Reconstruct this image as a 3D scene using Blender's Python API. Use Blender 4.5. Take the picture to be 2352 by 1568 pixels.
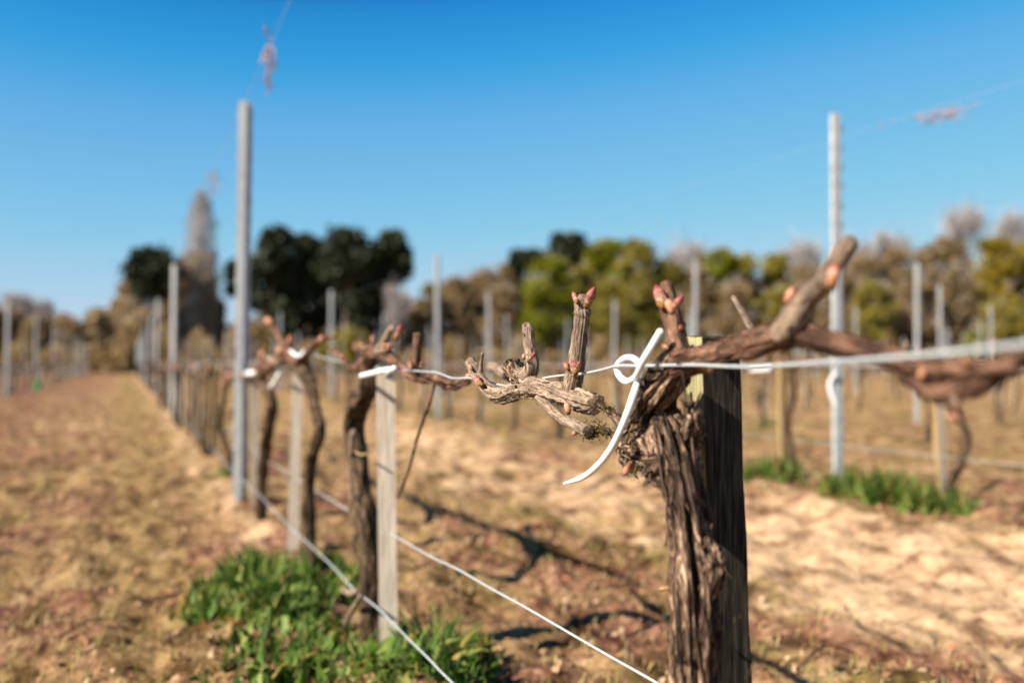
import bpy, math, random
import numpy as np
from mathutils import Vector, noise
for o in list(bpy.data.objects): bpy.data.objects.remove(o, do_unlink=True)
scene = bpy.context.scene
COL = scene.collection
R = math.radians
random.seed(7)

# ------------------------------------------------------------------ camera, sky, sun, exposure
YAW, PITCH, CAMZ, FPX = math.atan(882/2287), math.atan(52/2287), 0.65, 2287.0
cam_d = bpy.data.cameras.new("camera"); cam = bpy.data.objects.new("camera", cam_d); COL.objects.link(cam)
cam.location = (0, 0, CAMZ); cam.rotation_euler = (R(90)+PITCH, 0, -YAW)
cam_d.lens = 35; cam_d.sensor_width = 36; cam_d.clip_start = .02; cam_d.clip_end = 3000
cam_d.dof.use_dof = True; cam_d.dof.focus_distance = 1.23; cam_d.dof.aperture_fstop = 2.5
scene.camera = cam
SUN_EL, SUN_B = R(37), R(10)          # elevation; swing from the left (-X) towards the camera side (-Y)
to_sun = Vector((-math.cos(SUN_EL)*math.cos(SUN_B), -math.cos(SUN_EL)*math.sin(SUN_B), math.sin(SUN_EL)))
sun_d = bpy.data.lights.new("sun", 'SUN'); sun = bpy.data.objects.new("sun", sun_d); COL.objects.link(sun)
sun_d.energy = 5.0; sun_d.angle = R(.53); sun_d.color = (1, .915, .78)
sun.rotation_euler = to_sun.to_track_quat('Z', 'Y').to_euler(); sun.location = (-5, -2, 8)
world = bpy.data.worlds.new("World"); scene.world = world; world.use_nodes = True
wn = world.node_tree; wn.nodes.clear()
sky = wn.nodes.new('ShaderNodeTexSky'); sky.sky_type = 'NISHITA'; sky.sun_disc = False
sky.sun_elevation = SUN_EL; sky.sun_rotation = math.atan2(to_sun.x, to_sun.y)
sky.air_density = 1.0; sky.dust_density = .15; sky.ozone_density = 3.0
hs = wn.nodes.new('ShaderNodeHueSaturation'); hs.inputs['Saturation'].default_value = 1.12; hs.inputs['Hue'].default_value = .492
bg = wn.nodes.new('ShaderNodeBackground'); bg.inputs['Strength'].default_value = .085*7.76*.765
wo = wn.nodes.new('ShaderNodeOutputWorld')
cv = wn.nodes.new('ShaderNodeRGBCurve'); cv.mapping.use_clip = False      # the photo's colour grade of the sky, its unseen zenith darkened to deepen shade
mu = wn.nodes.new('ShaderNodeVectorMath'); mu.operation = 'SCALE'; mu.inputs['Scale'].default_value = .085
for ch, pts in ((0, [(0, 0), (.06, .008), (.091, .028), (.127, .135), (.223, .265), (.30, .37), (1, .9)]),
                (1, [(0, 0), (.10, .015), (.155, .07), (.198, .296), (.266, .445), (.402, .59), (.46, .62), (1, .95)]),
                (2, [(0, 0), (.16, .03), (.27, .16), (.356, .70), (.44, .79), (.56, .81), (1, .95)])):
    c_ = cv.mapping.curves[ch]; c_.points[0].location = pts[0]; c_.points[1].location = pts[-1]
    for q in pts[1:-1]: c_.points.new(*q)
cv.mapping.update()
wn.links.new(sky.outputs[0], hs.inputs['Color']); wn.links.new(hs.outputs[0], mu.inputs[0]); wn.links.new(mu.outputs[0], cv.inputs['Color']); wn.links.new(cv.outputs[0], bg.inputs['Color']); wn.links.new(bg.outputs[0], wo.inputs[0])
scene.view_settings.view_transform = 'Standard'; scene.view_settings.look = 'None'
scene.view_settings.exposure = 1.0; scene.view_settings.gamma = 1; scene.view_settings.use_curve_mapping = False
scene.render.engine = 'CYCLES'; scene.cycles.diffuse_bounces = 1; scene.render.resolution_x = 1024; scene.render.resolution_y = 682

# ------------------------------------------------------------------ reading real positions off the survey of the photo
_f = Vector((math.sin(YAW)*math.cos(PITCH), math.cos(YAW)*math.cos(PITCH), math.sin(PITCH)))
_r = Vector((math.cos(YAW), -math.sin(YAW), 0)); _u = _r.cross(_f)
def ray(px, py): return _f + _r*((px-1176)/FPX) - _u*((py-784)/FPX)
def P(px, py, X=.53):                       # point on the vertical plane x = X of a vine row
    d = ray(px, py); return Vector((0, 0, CAMZ)) + d*(X/d.x)
def PS(px, py, X=.53):                      # pixels per metre there
    return FPX/((P(px, py, X)-Vector((0, 0, CAMZ))).dot(_f))
def G(px, depth, z=0):                      # ground point at a distance
    d = ray(px, 836); d = d/d.dot(_f); return Vector((d.x*depth, d.y*depth, z))

# ------------------------------------------------------------------ node helper and materials
def mat(name, build, **kw):
    m = bpy.data.materials.new(name); m.use_nodes = True; nt = m.node_tree
    b = nt.nodes['Principled BSDF']; b.inputs['Roughness'].default_value = kw.get('rough', .8)
    b.inputs['Metallic'].default_value = kw.get('metal', 0)
    b.inputs['Specular IOR Level'].default_value = kw.get('spec', .3)
    build(nt, b); return m
def N(nt, t, **kw):
    n = nt.nodes.new(t)
    for k, v in kw.items(): setattr(n, k, v)
    return n
def vec(nt, scale, src='Object', attr=None):
    if attr: s = N(nt, 'ShaderNodeAttribute', attribute_name=attr).outputs['Vector']
    else: s = N(nt, 'ShaderNodeTexCoord').outputs[src]
    mp = N(nt, 'ShaderNodeMapping'); mp.inputs['Scale'].default_value = scale
    nt.links.new(s, mp.inputs['Vector']); return mp.outputs[0]
def nz(nt, v, sc=1, det=6, rough=.6, dist=0):
    n = N(nt, 'ShaderNodeTexNoise'); n.inputs['Scale'].default_value = sc; n.inputs['Detail'].default_value = det
    n.inputs['Roughness'].default_value = rough; n.inputs['Distortion'].default_value = dist
    if v is not None: nt.links.new(v, n.inputs['Vector'])
    return n.outputs['Fac']
def ramp(nt, fac, stops, interp='LINEAR'):
    r = N(nt, 'ShaderNodeValToRGB'); cr = r.color_ramp; cr.interpolation = interp
    while len(cr.elements) < len(stops): cr.elements.new(.5)
    for e, (p, c) in zip(cr.elements, stops): e.position = p; e.color = (*c, 1) if len(c) == 3 else c
    nt.links.new(fac, r.inputs[0]); return r.outputs[0]
def mix(nt, fac, a, b, mode='MIX'):
    m = N(nt, 'ShaderNodeMix', data_type='RGBA', blend_type=mode)
    for k, v in ((0, fac), (6, a), (7, b)):
        if isinstance(v, (int, float)): m.inputs[k].default_value = v
        elif isinstance(v, tuple): m.inputs[k].default_value = (*v, 1)
        else: nt.links.new(v, m.inputs[k])
    return m.outputs[2]
def bump(nt, b, h, strength=.5, dist=.002):
    n = N(nt, 'ShaderNodeBump'); n.inputs['Strength'].default_value = strength; n.inputs['Distance'].default_value = dist
    nt.links.new(h, n.inputs['Height']); nt.links.new(n.outputs[0], b.inputs['Normal'])
def mth(nt, op, a, b=None, clamp=False):
    m = N(nt, 'ShaderNodeMath', operation=op, use_clamp=clamp)
    for k, v in ((0, a), (1, b)):
        if v is None: continue
        if isinstance(v, (int, float)): m.inputs[k].default_value = v
        else: nt.links.new(v, m.inputs[k])
    return m.outputs[0]

def bark_mat(name, dark, mid, light, lichen=(.30, .26, .10), lf=.5, grain=900, bs=(90, 90, 22), bc=(.32, .29, .27)):
    def f(nt, b):
        fib = nz(nt, vec(nt, (grain, grain, grain*.075), attr='bark'), 1, 5, .65, .4)
        big = nz(nt, vec(nt, bs, attr='bark'), 1, 5, .6, .3)
        c = ramp(nt, fib, [(.30, dark), (.47, mid), (.66, light)])
        c2 = ramp(nt, big, [(.42, bc), (.61, (1.4, 1.28, 1.18))])
        c = mix(nt, 1.0, c, c2, 'MULTIPLY')
        li = ramp(nt, nz(nt, vec(nt, (70, 70, 70)), 1, 6, .7), [(lf, (0, 0, 0)), (lf+.1, (1, 1, 1))])
        c = mix(nt, mth(nt, 'MULTIPLY', li, .6), c, lichen)
        nt.links.new(c, b.inputs['Base Color'])
        bump(nt, b, mth(nt, 'ADD', fib, mth(nt, 'MULTIPLY', big, 1.5)), .9, .0025)
    return mat(name, f, rough=.85, spec=.15)
M = {}
M['bark'] = bark_mat('old_bark', (.008, .005, .003), (.095, .055, .035), (.56, .42, .31), (.20, .17, .07), .62, 700, (210, 210, 15), (.14, .12, .11))
M['cane'] = bark_mat('arm_bark', (.022, .012, .008), (.145, .078, .052), (.36, .22, .16), (.22, .17, .06), .66)
M['stub'] = bark_mat('spur_bark', (.030, .020, .015), (.22, .162, .12), (.52, .42, .33), (.24, .20, .07), .70, 1300, (140, 140, 30), (.72, .68, .65))
M['farbark'] = bark_mat('vine_bark', (.012, .008, .005), (.075, .050, .032), (.24, .17, .11), (.12, .10, .04), .62)
def f(nt, b):
    v = nz(nt, vec(nt, (300, 300, 300)), 1, 4)
    nt.links.new(ramp(nt, v, [(.35, (.16, .09, .05)), (.5, (.50, .33, .19)), (.65, (.68, .50, .33))]), b.inputs['Base Color'])
M['cut'] = mat('cut_wood', f)
def f(nt, b):
    a = N(nt, 'ShaderNodeAttribute', attribute_name='bark'); s = N(nt, 'ShaderNodeSeparateXYZ'); nt.links.new(a.outputs['Vector'], s.inputs[0])
    n = nz(nt, vec(nt, (420, 420, 420)), 1, 3)
    t = mth(nt, 'ADD', s.outputs['Z'], mth(nt, 'MULTIPLY', mth(nt, 'SUBTRACT', n, .5), .7))
    c = ramp(nt, t, [(.0, (.12, .06, .02)), (.16, (.36, .17, .04)), (.34, (.45, .22, .06)), (.42, (.66, .45, .34)), (.52, (.60, .33, .26)), (.60, (.42, .07, .06)), (.70, (.56, .27, .21)), (.92, (.36, .05, .06))])
    c = mix(nt, 1, c, ramp(nt, n, [(.38, (.32, .26, .22)), (.6, (.88, .86, .84))]), 'MULTIPLY')
    nt.links.new(c, b.inputs['Base Color']); b.inputs['Subsurface Weight'].default_value = .1
    b.inputs['Subsurface Radius'].default_value = (.003, .001, .0005)
    bump(nt, b, n, .5, .001)
M['bud'] = mat('bud', f, rough=.55, spec=.3)
def f(nt, b):
    a = N(nt, 'ShaderNodeAttribute', attribute_name='bark'); s = N(nt, 'ShaderNodeSeparateXYZ'); nt.links.new(a.outputs['Vector'], s.inputs[0])
    n = nz(nt, vec(nt, (300, 300, 300)), 1, 3)
    t = mth(nt, 'ADD', s.outputs['Z'], mth(nt, 'MULTIPLY', mth(nt, 'SUBTRACT', n, .5), .5))
    nt.links.new(ramp(nt, t, [(0, (.08, .035, .015)), (.25, (.28, .12, .05)), (.5, (.50, .22, .12)), (.7, (.58, .29, .21)), (.95, (.32, .07, .05))]), b.inputs['Base Color'])
M['bud_orange'] = mat('bud_orange', f, rough=.5)
def f(nt, b):
    n = nz(nt, vec(nt, (120, 120, 60)), 1, 4)
    nt.links.new(ramp(nt, n, [(.3, (.80, .81, .83)), (.7, (.88, .88, .87))]), b.inputs['Base Color']); bump(nt, b, n, .15, .0006)
M['tie'] = mat('white_pvc', f, rough=.42, spec=.45)
def f(nt, b):
    n = nz(nt, vec(nt, (500, 500, 500)), 1, 5)
    nt.links.new(ramp(nt, n, [(.3, (.26, .28, .28)), (.5, (.50, .53, .53)), (.7, (.64, .66, .65))]), b.inputs['Base Color']); bump(nt, b, n, .4, .0004)
M['wire'] = mat('galvanised_wire', f, rough=.5, metal=.25, spec=.5)
def f(nt, b):
    n = nz(nt, vec(nt, (45, 45, 12)), 1, 5); k = nz(nt, vec(nt, (6, 6, 2)), 1, 3)
    c = ramp(nt, n, [(.3, (.42, .43, .44)), (.55, (.60, .61, .61)), (.75, (.72, .72, .71))])
    nt.links.new(mix(nt, 1, c, ramp(nt, k, [(.3, (.85, .85, .87)), (.7, (1.05, 1.04, 1))]), 'MULTIPLY'), b.inputs['Base Color'])
M['steel'] = mat('galvanised_steel', f, rough=.55, metal=.2, spec=.5)
def wood(name, dark, mid, light, lich, lt, along=(1, 1, .06), k=260):
    def f(nt, b):
        v = vec(nt, tuple(k*a for a in along)); n = nz(nt, v, 1, 6, .65, .3); l = nz(nt, vec(nt, (55, 55, 30)), 1, 6, .7)
        c = ramp(nt, n, [(.32, dark), (.5, mid), (.68, light)])
        c = mix(nt, ramp(nt, l, [(lt, (0, 0, 0)), (lt+.12, (1, 1, 1))]), c, lich)
        nt.links.new(c, b.inputs['Base Color']); bump(nt, b, n, .8, .002)
    return mat(name, f, rough=.95, spec=.04)
M['stake_shade'] = wood('weathered_shaded_wood', (.008, .007, .006), (.038, .033, .026), (.09, .075, .055), (.15, .14, .06), .62)  # weathered wood, colour darkened further to carry the shade of the front face
M['stake_lichen_sun'] = wood('lichened_sunlit_wood', (.14, .12, .06), (.33, .29, .15), (.46, .41, .25), (.40, .40, .13), .55)  # lichen on the left face, with its sunlit brightness put into the colour
M['stake_grey'] = wood('grey_wood', (.40, .32, .24), (.60, .50, .39), (.70, .61, .49), (.36, .30, .18), .66, k=160)
M['stake_tan'] = wood('tan_wood', (.17, .11, .05), (.32, .215, .10), (.43, .31, .16), (.3, .26, .12), .66, k=160)
def f(nt, b):
    o = vec(nt, (1, 1, 1)); s = N(nt, 'ShaderNodeSeparateXYZ'); nt.links.new(o, s.inputs[0]); x = s.outputs['X']
    big = nz(nt, vec(nt, (.9, .55, 1)), 1, 4, .6); mid = nz(nt, vec(nt, (5, 3.6, 5)), 1, 6, .68); fine = nz(nt, vec(nt, (26, 22, 26)), 1, 6, .75)
    patch = nz(nt, vec(nt, (9, 5.5, 5)), 1, 5, .62, .4)
    sand = ramp(nt, fine, [(.3, (.46, .28, .165)), (.5, (.72, .48, .285)), (.68, (.84, .61, .38))])
    litter = ramp(nt, fine, [(.32, (.050, .022, .017)), (.46, (.21, .094, .060)), (.58, (.44, .225, .135)), (.70, (.74, .48, .29))])
    gold = ramp(nt, fine, [(.3, (.16, .090, .042)), (.5, (.42, .262, .125)), (.7, (.64, .45, .25))])
    green = ramp(nt, fine, [(.3, (.060, .050, .014)), (.55, (.23, .165, .05)), (.75, (.42, .29, .11))])
    d = mth(nt, 'ABSOLUTE', mth(nt, 'SUBTRACT', x, 2.45)); bank = mth(nt, 'SUBTRACT', 1.0, mth(nt, 'DIVIDE', d, 1.05), True)
    bank = mth(nt, 'MULTIPLY', bank, mth(nt, 'SUBTRACT', 1.0, mth(nt, 'DIVIDE', s.outputs['Y'], 16.0), True))
    bk = mth(nt, 'ADD', mth(nt, 'MULTIPLY', bank, .52), mth(nt, 'ADD', mth(nt, 'MULTIPLY', mth(nt, 'SUBTRACT', mid, .5), 1.6), mth(nt, 'MULTIPLY', big, .70)))
    far = mth(nt, 'DIVIDE', s.outputs['Y'], 9.0, True)
    base2 = mix(nt, ramp(nt, mth(nt, 'ADD', mth(nt, 'ADD', nz(nt, vec(nt, (1.6, 1.0, 1)), 1, 5, .65), mth(nt, 'MULTIPLY', mth(nt, 'LESS_THAN', x, .3), .035)), mth(nt, 'MULTIPLY', mth(nt, 'MULTIPLY', far, mth(nt, 'ADD', mth(nt, 'MULTIPLY', mth(nt, 'ADD', x, .9), .8), 0, True)), .16)), [(.50, (0, 0, 0)), (.62, (1, 1, 1))]), litter, gold)
    c = mix(nt, ramp(nt, bk, [(.47, (0, 0, 0)), (.66, (1, 1, 1))]), base2, sand)
    g = mth(nt, 'ADD', nz(nt, vec(nt, (3.2, 1.6, 1)), 1, 6, .7), mth(nt, 'MULTIPLY', nz(nt, vec(nt, (.9, .06, 1)), 1, 2), .55))
    g = mth(nt, 'SUBTRACT', g, mth(nt, 'ADD', mth(nt, 'MULTIPLY', bank, .10), mth(nt, 'MULTIPLY', mth(nt, 'SUBTRACT', -.2, x, True), .12)))
    c = mix(nt, ramp(nt, g, [(.76, (0, 0, 0)), (.90, (.8, .8, .8))]), c, green)
    strip = mth(nt, 'SUBTRACT', 1.0, mth(nt, 'DIVIDE', mth(nt, 'ABSOLUTE', mth(nt, 'SUBTRACT', x, .05)), .34), True)
    sg = ramp(nt, mth(nt, 'ADD', mth(nt, 'MULTIPLY', strip, .35), mth(nt, 'MULTIPLY', mid, .8)), [(.52, (0, 0, 0)), (.66, (.75, .75, .75))])
    c = mix(nt, sg, c, mix(nt, .45, green, gold))
    rowp = mth(nt, 'SUBTRACT', 1.0, mth(nt, 'DIVIDE', mth(nt, 'ABSOLUTE', mth(nt, 'SUBTRACT', x, .46)), .22), True)
    c = mix(nt, ramp(nt, mth(nt, 'ADD', mth(nt, 'MULTIPLY', rowp, .19), mth(nt, 'MULTIPLY', mid, 1.1)), [(.66, (0, 0, 0)), (.84, (.8, .8, .8))]), c, sand)
    c = mix(nt, 1, c, ramp(nt, patch, [(.37, (.32, .27, .26)), (.47, (.78, .75, .74)), (.60, (1.08, 1.08, 1.08))]), 'MULTIPLY')
    nt.links.new(c, b.inputs['Base Color']); bump(nt, b, mth(nt, 'ADD', fine, mid), .9, .03)
M['ground'] = mat('sandy_soil', f, rough=.95, spec=.05)
def leafy(name, stops, trans=.3, rough=.6):
    def f(nt, b):
        a = N(nt, 'ShaderNodeAttribute', attribute_name='rnd')
        c = ramp(nt, a.outputs['Fac'], stops); nt.links.new(c, b.inputs['Base Color'])
        t = N(nt, 'ShaderNodeBsdfTranslucent'); nt.links.new(c, t.inputs['Color'])
        m = N(nt, 'ShaderNodeMixShader'); m.inputs[0].default_value = trans
        out = nt.nodes['Material Output']; nt.links.new(b.outputs[0], m.inputs[1]); nt.links.new(t.outputs[0], m.inputs[2]); nt.links.new(m.outputs[0], out.inputs[0])
    return mat(name, f, rough=rough, spec=.25)
M['weed'] = leafy('weed_leaf', [(0, (.035, .075, .008)), (.5, (.095, .175, .016)), (.8, (.30, .37, .10)), (.95, (.36, .24, .06)), (1, (.34, .16, .05))], .3, .6)
M['litter'] = leafy('dry_leaf', [(0, (.10, .045, .025)), (.3, (.26, .12, .06)), (.6, (.46, .28, .15)), (.85, (.66, .47, .30)), (1, (.52, .17, .07))], .1, .8)
M['straw'] = leafy('short_grass', [(0, (.10, .13, .02)), (.35, (.28, .25, .05)), (.7, (.50, .37, .14)), (1, (.62, .47, .24))], .3, .8)
M['pine'] = leafy('pine_needles', [(0, (.010, .014, .007)), (.6, (.024, .032, .011)), (1, (.055, .062, .018))], .05)
M['green'] = leafy('spring_green', [(0, (.11, .12, .008)), (.6, (.24, .25, .012)), (1, (.38, .37, .03))], .5)
M['olive'] = leafy('olive_leaf', [(0, (.16, .125, .022)), (.5, (.31, .25, .036)), (1, (.45, .37, .065))], .5)
M['yellow'] = leafy('yellow_leaf', [(0, (.17, .12, .015)), (.5, (.33, .24, .02)), (1, (.46, .34, .045))], .5)
M['brown'] = leafy('brown_twig', [(0, (.19, .122, .058)), (.5, (.34, .23, .11)), (1, (.48, .35, .17))], .5)
M['amber'] = leafy('amber_twig', [(0, (.22, .145, .07)), (.5, (.44, .31, .16)), (1, (.60, .46, .27))], .25)
M['grey'] = leafy('grey_twig', [(0, (.26, .22, .21)), (.5, (.42, .37, .36)), (1, (.56, .51, .50))], .1)
M['red'] = leafy('tendril', [(0, (.26, .17, .18)), (1, (.55, .40, .42))], .1)
M['moss'] = leafy('moss', [(0, (.03, .022, .008)), (.5, (.11, .085, .02)), (1, (.26, .21, .05))], .2, .9)
def f(nt, b):
    n = nz(nt, vec(nt, (3, 3, .7)), 1, 5); nt.links.new(ramp(nt, n, [(.3, (.045, .03, .02)), (.7, (.16, .11, .08))]), b.inputs['Base Color'])
M['trunk'] = mat('tree_bark', f)
def f(nt, b):
    n = nz(nt, vec(nt, (3, 3, .7)), 1, 5); nt.links.new(ramp(nt, n, [(.3, (.16, .125, .10)), (.7, (.36, .29, .24))]), b.inputs['Base Color'])
M['palebark'] = mat('pale_tree_bark', f)
def f(nt, b):
    n = nz(nt, vec(nt, (2, 2, 2)), 1, 4); nt.links.new(ramp(nt, n, [(.3, (.05, .045, .05)), (.7, (.09, .08, .09))]), b.inputs['Base Color'])
M['roof'] = mat('dark_roof', f)
def f(nt, b):
    n = nz(nt, vec(nt, (2, 2, 9)), 1, 4); nt.links.new(ramp(nt, n, [(.3, (.07, .055, .05)), (.7, (.14, .11, .10))]), b.inputs['Base Color'])
M['board'] = mat('dark_boards', f)
def f(nt, b): b.inputs['Base Color'].default_value = (.03, .32, .10, 1)
M['plastic_green'] = mat('green_plastic', f, rough=.5)

# ------------------------------------------------------------------ mesh building
def tag(o, label=None, cat=None, group=None, kind=None):
    if label: o['label'] = label
    if cat: o['category'] = cat
    if group: o['group'] = group
    if kind: o['kind'] = kind
    return o
def thing(name, loc, label, cat, group=None):
    o = bpy.data.objects.new(name, None); COL.objects.link(o); o.location = loc; o.empty_display_size = .05
    return tag(o, label, cat, group)
class MB:
    def __init__(s): s.v = []; s.f = []; s.b = []; s.m = []
    def add(s, vs, fs, bs=None, mi=0):
        k = len(s.v); s.v += [tuple(v) for v in vs]; s.b += [tuple(b) for b in bs] if bs is not None else [tuple(v) for v in vs]
        s.f += [tuple(i+k for i in f) for f in fs]; s.m += [mi]*len(fs)
    def box(s, c, d, mi=0):
        x, y, z = c; a, b, e = d[0]/2, d[1]/2, d[2]/2
        vs = [(x+i*a, y+j*b, z+l*e) for l in (-1, 1) for j in (-1, 1) for i in (-1, 1)]
        s.add(vs, [(0, 2, 3, 1), (4, 5, 7, 6), (0, 1, 5, 4), (2, 6, 7, 3), (0, 4, 6, 2), (1, 3, 7, 5)], None, mi)
    def build(s, name, mats, parent=None, org=(0, 0, 0), smooth=True, loc=None):
        me = bpy.data.meshes.new(name); o0 = Vector(org)
        me.from_pydata([(v[0]-o0.x, v[1]-o0.y, v[2]-o0.z) for v in s.v], [], s.f)
        if not isinstance(mats, (list, tuple)): mats = [mats]
        for m in mats: me.materials.append(m)
        me.polygons.foreach_set('material_index', s.m)
        me.polygons.foreach_set('use_smooth', [smooth]*len(s.f))
        a = me.attributes.new('bark', 'FLOAT_VECTOR', 'POINT'); a.data.foreach_set('vector', [c for b in s.b for c in b])
        me.update(); ob = bpy.data.objects.new(name, me); COL.objects.link(ob)
        if parent: ob.parent = parent
        elif loc is not None: ob.location = loc
        return ob
def npmesh(name, V, F, rnd, mats, parent=None, loc=None, smooth=False):    # V (n,3), F (m,4), rnd per face
    me = bpy.data.meshes.new(name); me.vertices.add(len(V)); me.vertices.foreach_set('co', np.asarray(V, dtype=np.float32).ravel())
    k = F.shape[1]; me.loops.add(F.size); me.loops.foreach_set('vertex_index', F.astype(np.int32).ravel())
    me.polygons.add(len(F)); me.polygons.foreach_set('loop_start', np.arange(0, F.size, k, dtype=np.int32))
    try: me.polygons.foreach_set('loop_total', np.full(len(F), k, dtype=np.int32))
    except Exception: pass
    me.polygons.foreach_set('use_smooth', np.full(len(F), smooth))
    if rnd is not None:
        a = me.attributes.new('rnd', 'FLOAT', 'FACE'); a.data.foreach_set('value', np.asarray(rnd, dtype=np.float32))
    me.materials.append(mats); me.update(calc_edges=True)
    ob = bpy.data.objects.new(name, me); COL.objects.link(ob)
    if parent: ob.parent = parent
    elif loc is not None: ob.location = loc
    return ob
def spline(pts, rad, step):
    n = len(pts); out = []; rr = []
    for i in range(n-1):
        p0, p1, p2, p3 = pts[max(i-1, 0)], pts[i], pts[i+1], pts[min(i+2, n-1)]
        k = max(1, int((p2-p1).length/step))
        for j in range(k):
            t = j/k; t2 = t*t; t3 = t2*t
            out.append(.5*((2*p1)+(p2-p0)*t+(2*p0-5*p1+4*p2-p3)*t2+(3*p1-p0-3*p2+p3)*t3))
            u = t*t*(3-2*t); rr.append(rad[i]*(1-u)+rad[i+1]*u)
    out.append(pts[-1]); rr.append(rad[-1]); return out, rr
def limb(mb, pts, rad, segs=16, step=.01, rough=.0, ang=2.2, lng=18, seed=0, lump=0, cut=None, ring=0, chunk=0):
    """a tapering limb; rough = depth of fibrous grooves, lump = slower swellings, cut = material of the end faces"""
    pts = [Vector(p) for p in pts]; C, Rr = spline(pts, rad, step); vs = []; bs = []; fs = []
    T = (C[1]-C[0]).normalized(); A = T.orthogonal().normalized(); L = 0; n = len(C)
    for i, c in enumerate(C):
        t = (C[min(i+1, n-1)]-C[max(i-1, 0)]).normalized(); A = (A-t*A.dot(t)).normalized(); B = t.cross(A)
        if i: L += (c-C[i-1]).length
        for j in range(segs):
            th = 2*math.pi*j/segs; ca, sa = math.cos(th), math.sin(th); k = 1.0
            if rough:
                q = noise.noise((ca*ang+seed, sa*ang, L*lng)); q2 = noise.noise((ca*ang*2.7+seed, sa*ang*2.7+9, L*lng*1.7))
                k += rough*(abs(q)*2.2-.55)+rough*.6*(abs(q2)*2-.4)
            if lump: k += lump*noise.noise((ca*.9+seed*3, sa*.9, L*22))
            if ring: k += ring*max(0, noise.noise((seed, 3.3, L*30))-.15)*3
            if chunk:
                w = c+(A*ca+B*sa)*Rr[i]; k += chunk*((1-abs(noise.noise(w*62))*3.2)*1.1+(abs(noise.noise(Vector((w.x*190, w.y*190, w.z*110))))*2-.5)*.6+noise.noise(w*420)*.16)
            r = Rr[i]*k
            vs.append(c+(A*ca+B*sa)*r); bs.append((ca*Rr[i]+seed*.37, sa*Rr[i], L+seed*.11))
        if i:
            a, b = (i-1)*segs, i*segs
            fs += [(a+j, a+(j+1) % segs, b+(j+1) % segs, b+j) for j in range(segs)]
    mb.add(vs, fs, bs, 0)
    for e, i in ((0, 0), (1, n-1)):
        d = (C[1]-C[0]).normalized()*-1 if e == 0 else (C[-1]-C[-2]).normalized()
        off = d*Rr[i]*(.08 if cut else .55); ctr = C[i]+off
        idx = [vs[i*segs+j] for j in range(segs)]
        mid = [C[i]+(v-C[i])*.62+off*.8 for v in idx]
        f1 = [(j, (j+1) % segs, segs+(j+1) % segs, segs+j) for j in range(segs)]+[(segs+j, segs+(j+1) % segs, 2*segs) for j in range(segs)]
        if e == 0: f1 = [f[::-1] for f in f1]
        bb = [bs[i*segs+j] for j in range(segs)]*2+[bs[i*segs]]
        mb.add(idx+mid+[ctr], f1, bb, 1 if (cut and e == 1) else 0)
    return C, Rr
def bud_mesh(mb, base, d, ln, r, seed=0, segs=12):
    d = Vector(d).normalized(); A = d.orthogonal().normalized(); B = d.cross(A); vs = []; bs = []; fs = []
    prof = [(0, .45), (.12, .72), (.28, .95), (.36, .88), (.40, .80), (.50, 1.0), (.64, 1.02), (.78, .80), (.90, .45), (1, .08)]
    for i, (t, k) in enumerate(prof):
        for j in range(segs):
            th = 2*math.pi*j/segs; w = 1+.16*noise.noise((math.cos(th)*1.6+seed, math.sin(th)*1.6, t*4))
            vs.append(Vector(base)+d*(ln*t)+(A*math.cos(th)+B*math.sin(th))*(r*k*w)+A*(ln*.05*math.sin(t*5+seed))); bs.append((th, 0, t))
        if i:
            a, b = (i-1)*segs, i*segs; fs += [(a+j, a+(j+1) % segs, b+(j+1) % segs, b+j) for j in range(segs)]
    fs.append(tuple(range(segs))[::-1]); fs.append(tuple((len(prof)-1)*segs+j for j in range(segs))); mb.add(vs, fs, bs)
def flakes(mb, C, Rr, n, ln, wd, lift, seed=0, span=(0, 1)):
    """loose strips of bark along a limb"""
    rnd = random.Random(seed); m = len(C)
    for _ in range(n):
        i = int((span[0]+rnd.random()*(span[1]-span[0]))*(m-3)); th = rnd.uniform(0, 6.283)
        L = ln*rnd.uniform(.4, 1.3); w = wd*rnd.uniform(.5, 1.4); lf = lift*rnd.uniform(0, 1)**1.5
        t = (C[i+1]-C[i]).normalized()*rnd.choice((1, -1)); A = t.orthogonal().normalized(); B = t.cross(A)
        nrm = A*math.cos(th)+B*math.sin(th); side = t.cross(nrm); t = (t+side*rnd.uniform(-.25, .25)).normalized()
        vs = []; bs = []; K = 5; o = C[i]+nrm*Rr[i]*1.0; cur = rnd.uniform(-1, 1)
        for k in range(K+1):
            u = k/K; ww = w*(1-.75*u*u)*(1+.3*noise.noise((u*5, seed+i, th))); p = o+t*L*u+nrm*(lf*u*u-.1*w*(1-u)+w*.2)+side*cur*L*.12*u*u
            for sg, hh in ((-1, 0), (0, w*.22), (1, 0)): vs.append(p+side*ww*.5*sg+nrm*hh); bs.append((th+sg*.002, .01*sg, u*L+i*.01))
            vs.append(p-nrm*w*.12); bs.append((th, 0, u*L+i*.01))
        fs = []
        for k in range(K):
            a, b = 4*k, 4*k+4; fs += [(a, a+1, b+1, b), (a+1, a+2, b+2, b+1), (a+2, a+3, b+3, b+2), (a+3, a, b, b+3)]
        fs.append((0, 3, 2, 1)); fs.append((4*K, 4*K+1, 4*K+2, 4*K+3)); mb.add(vs, fs, bs)
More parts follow.
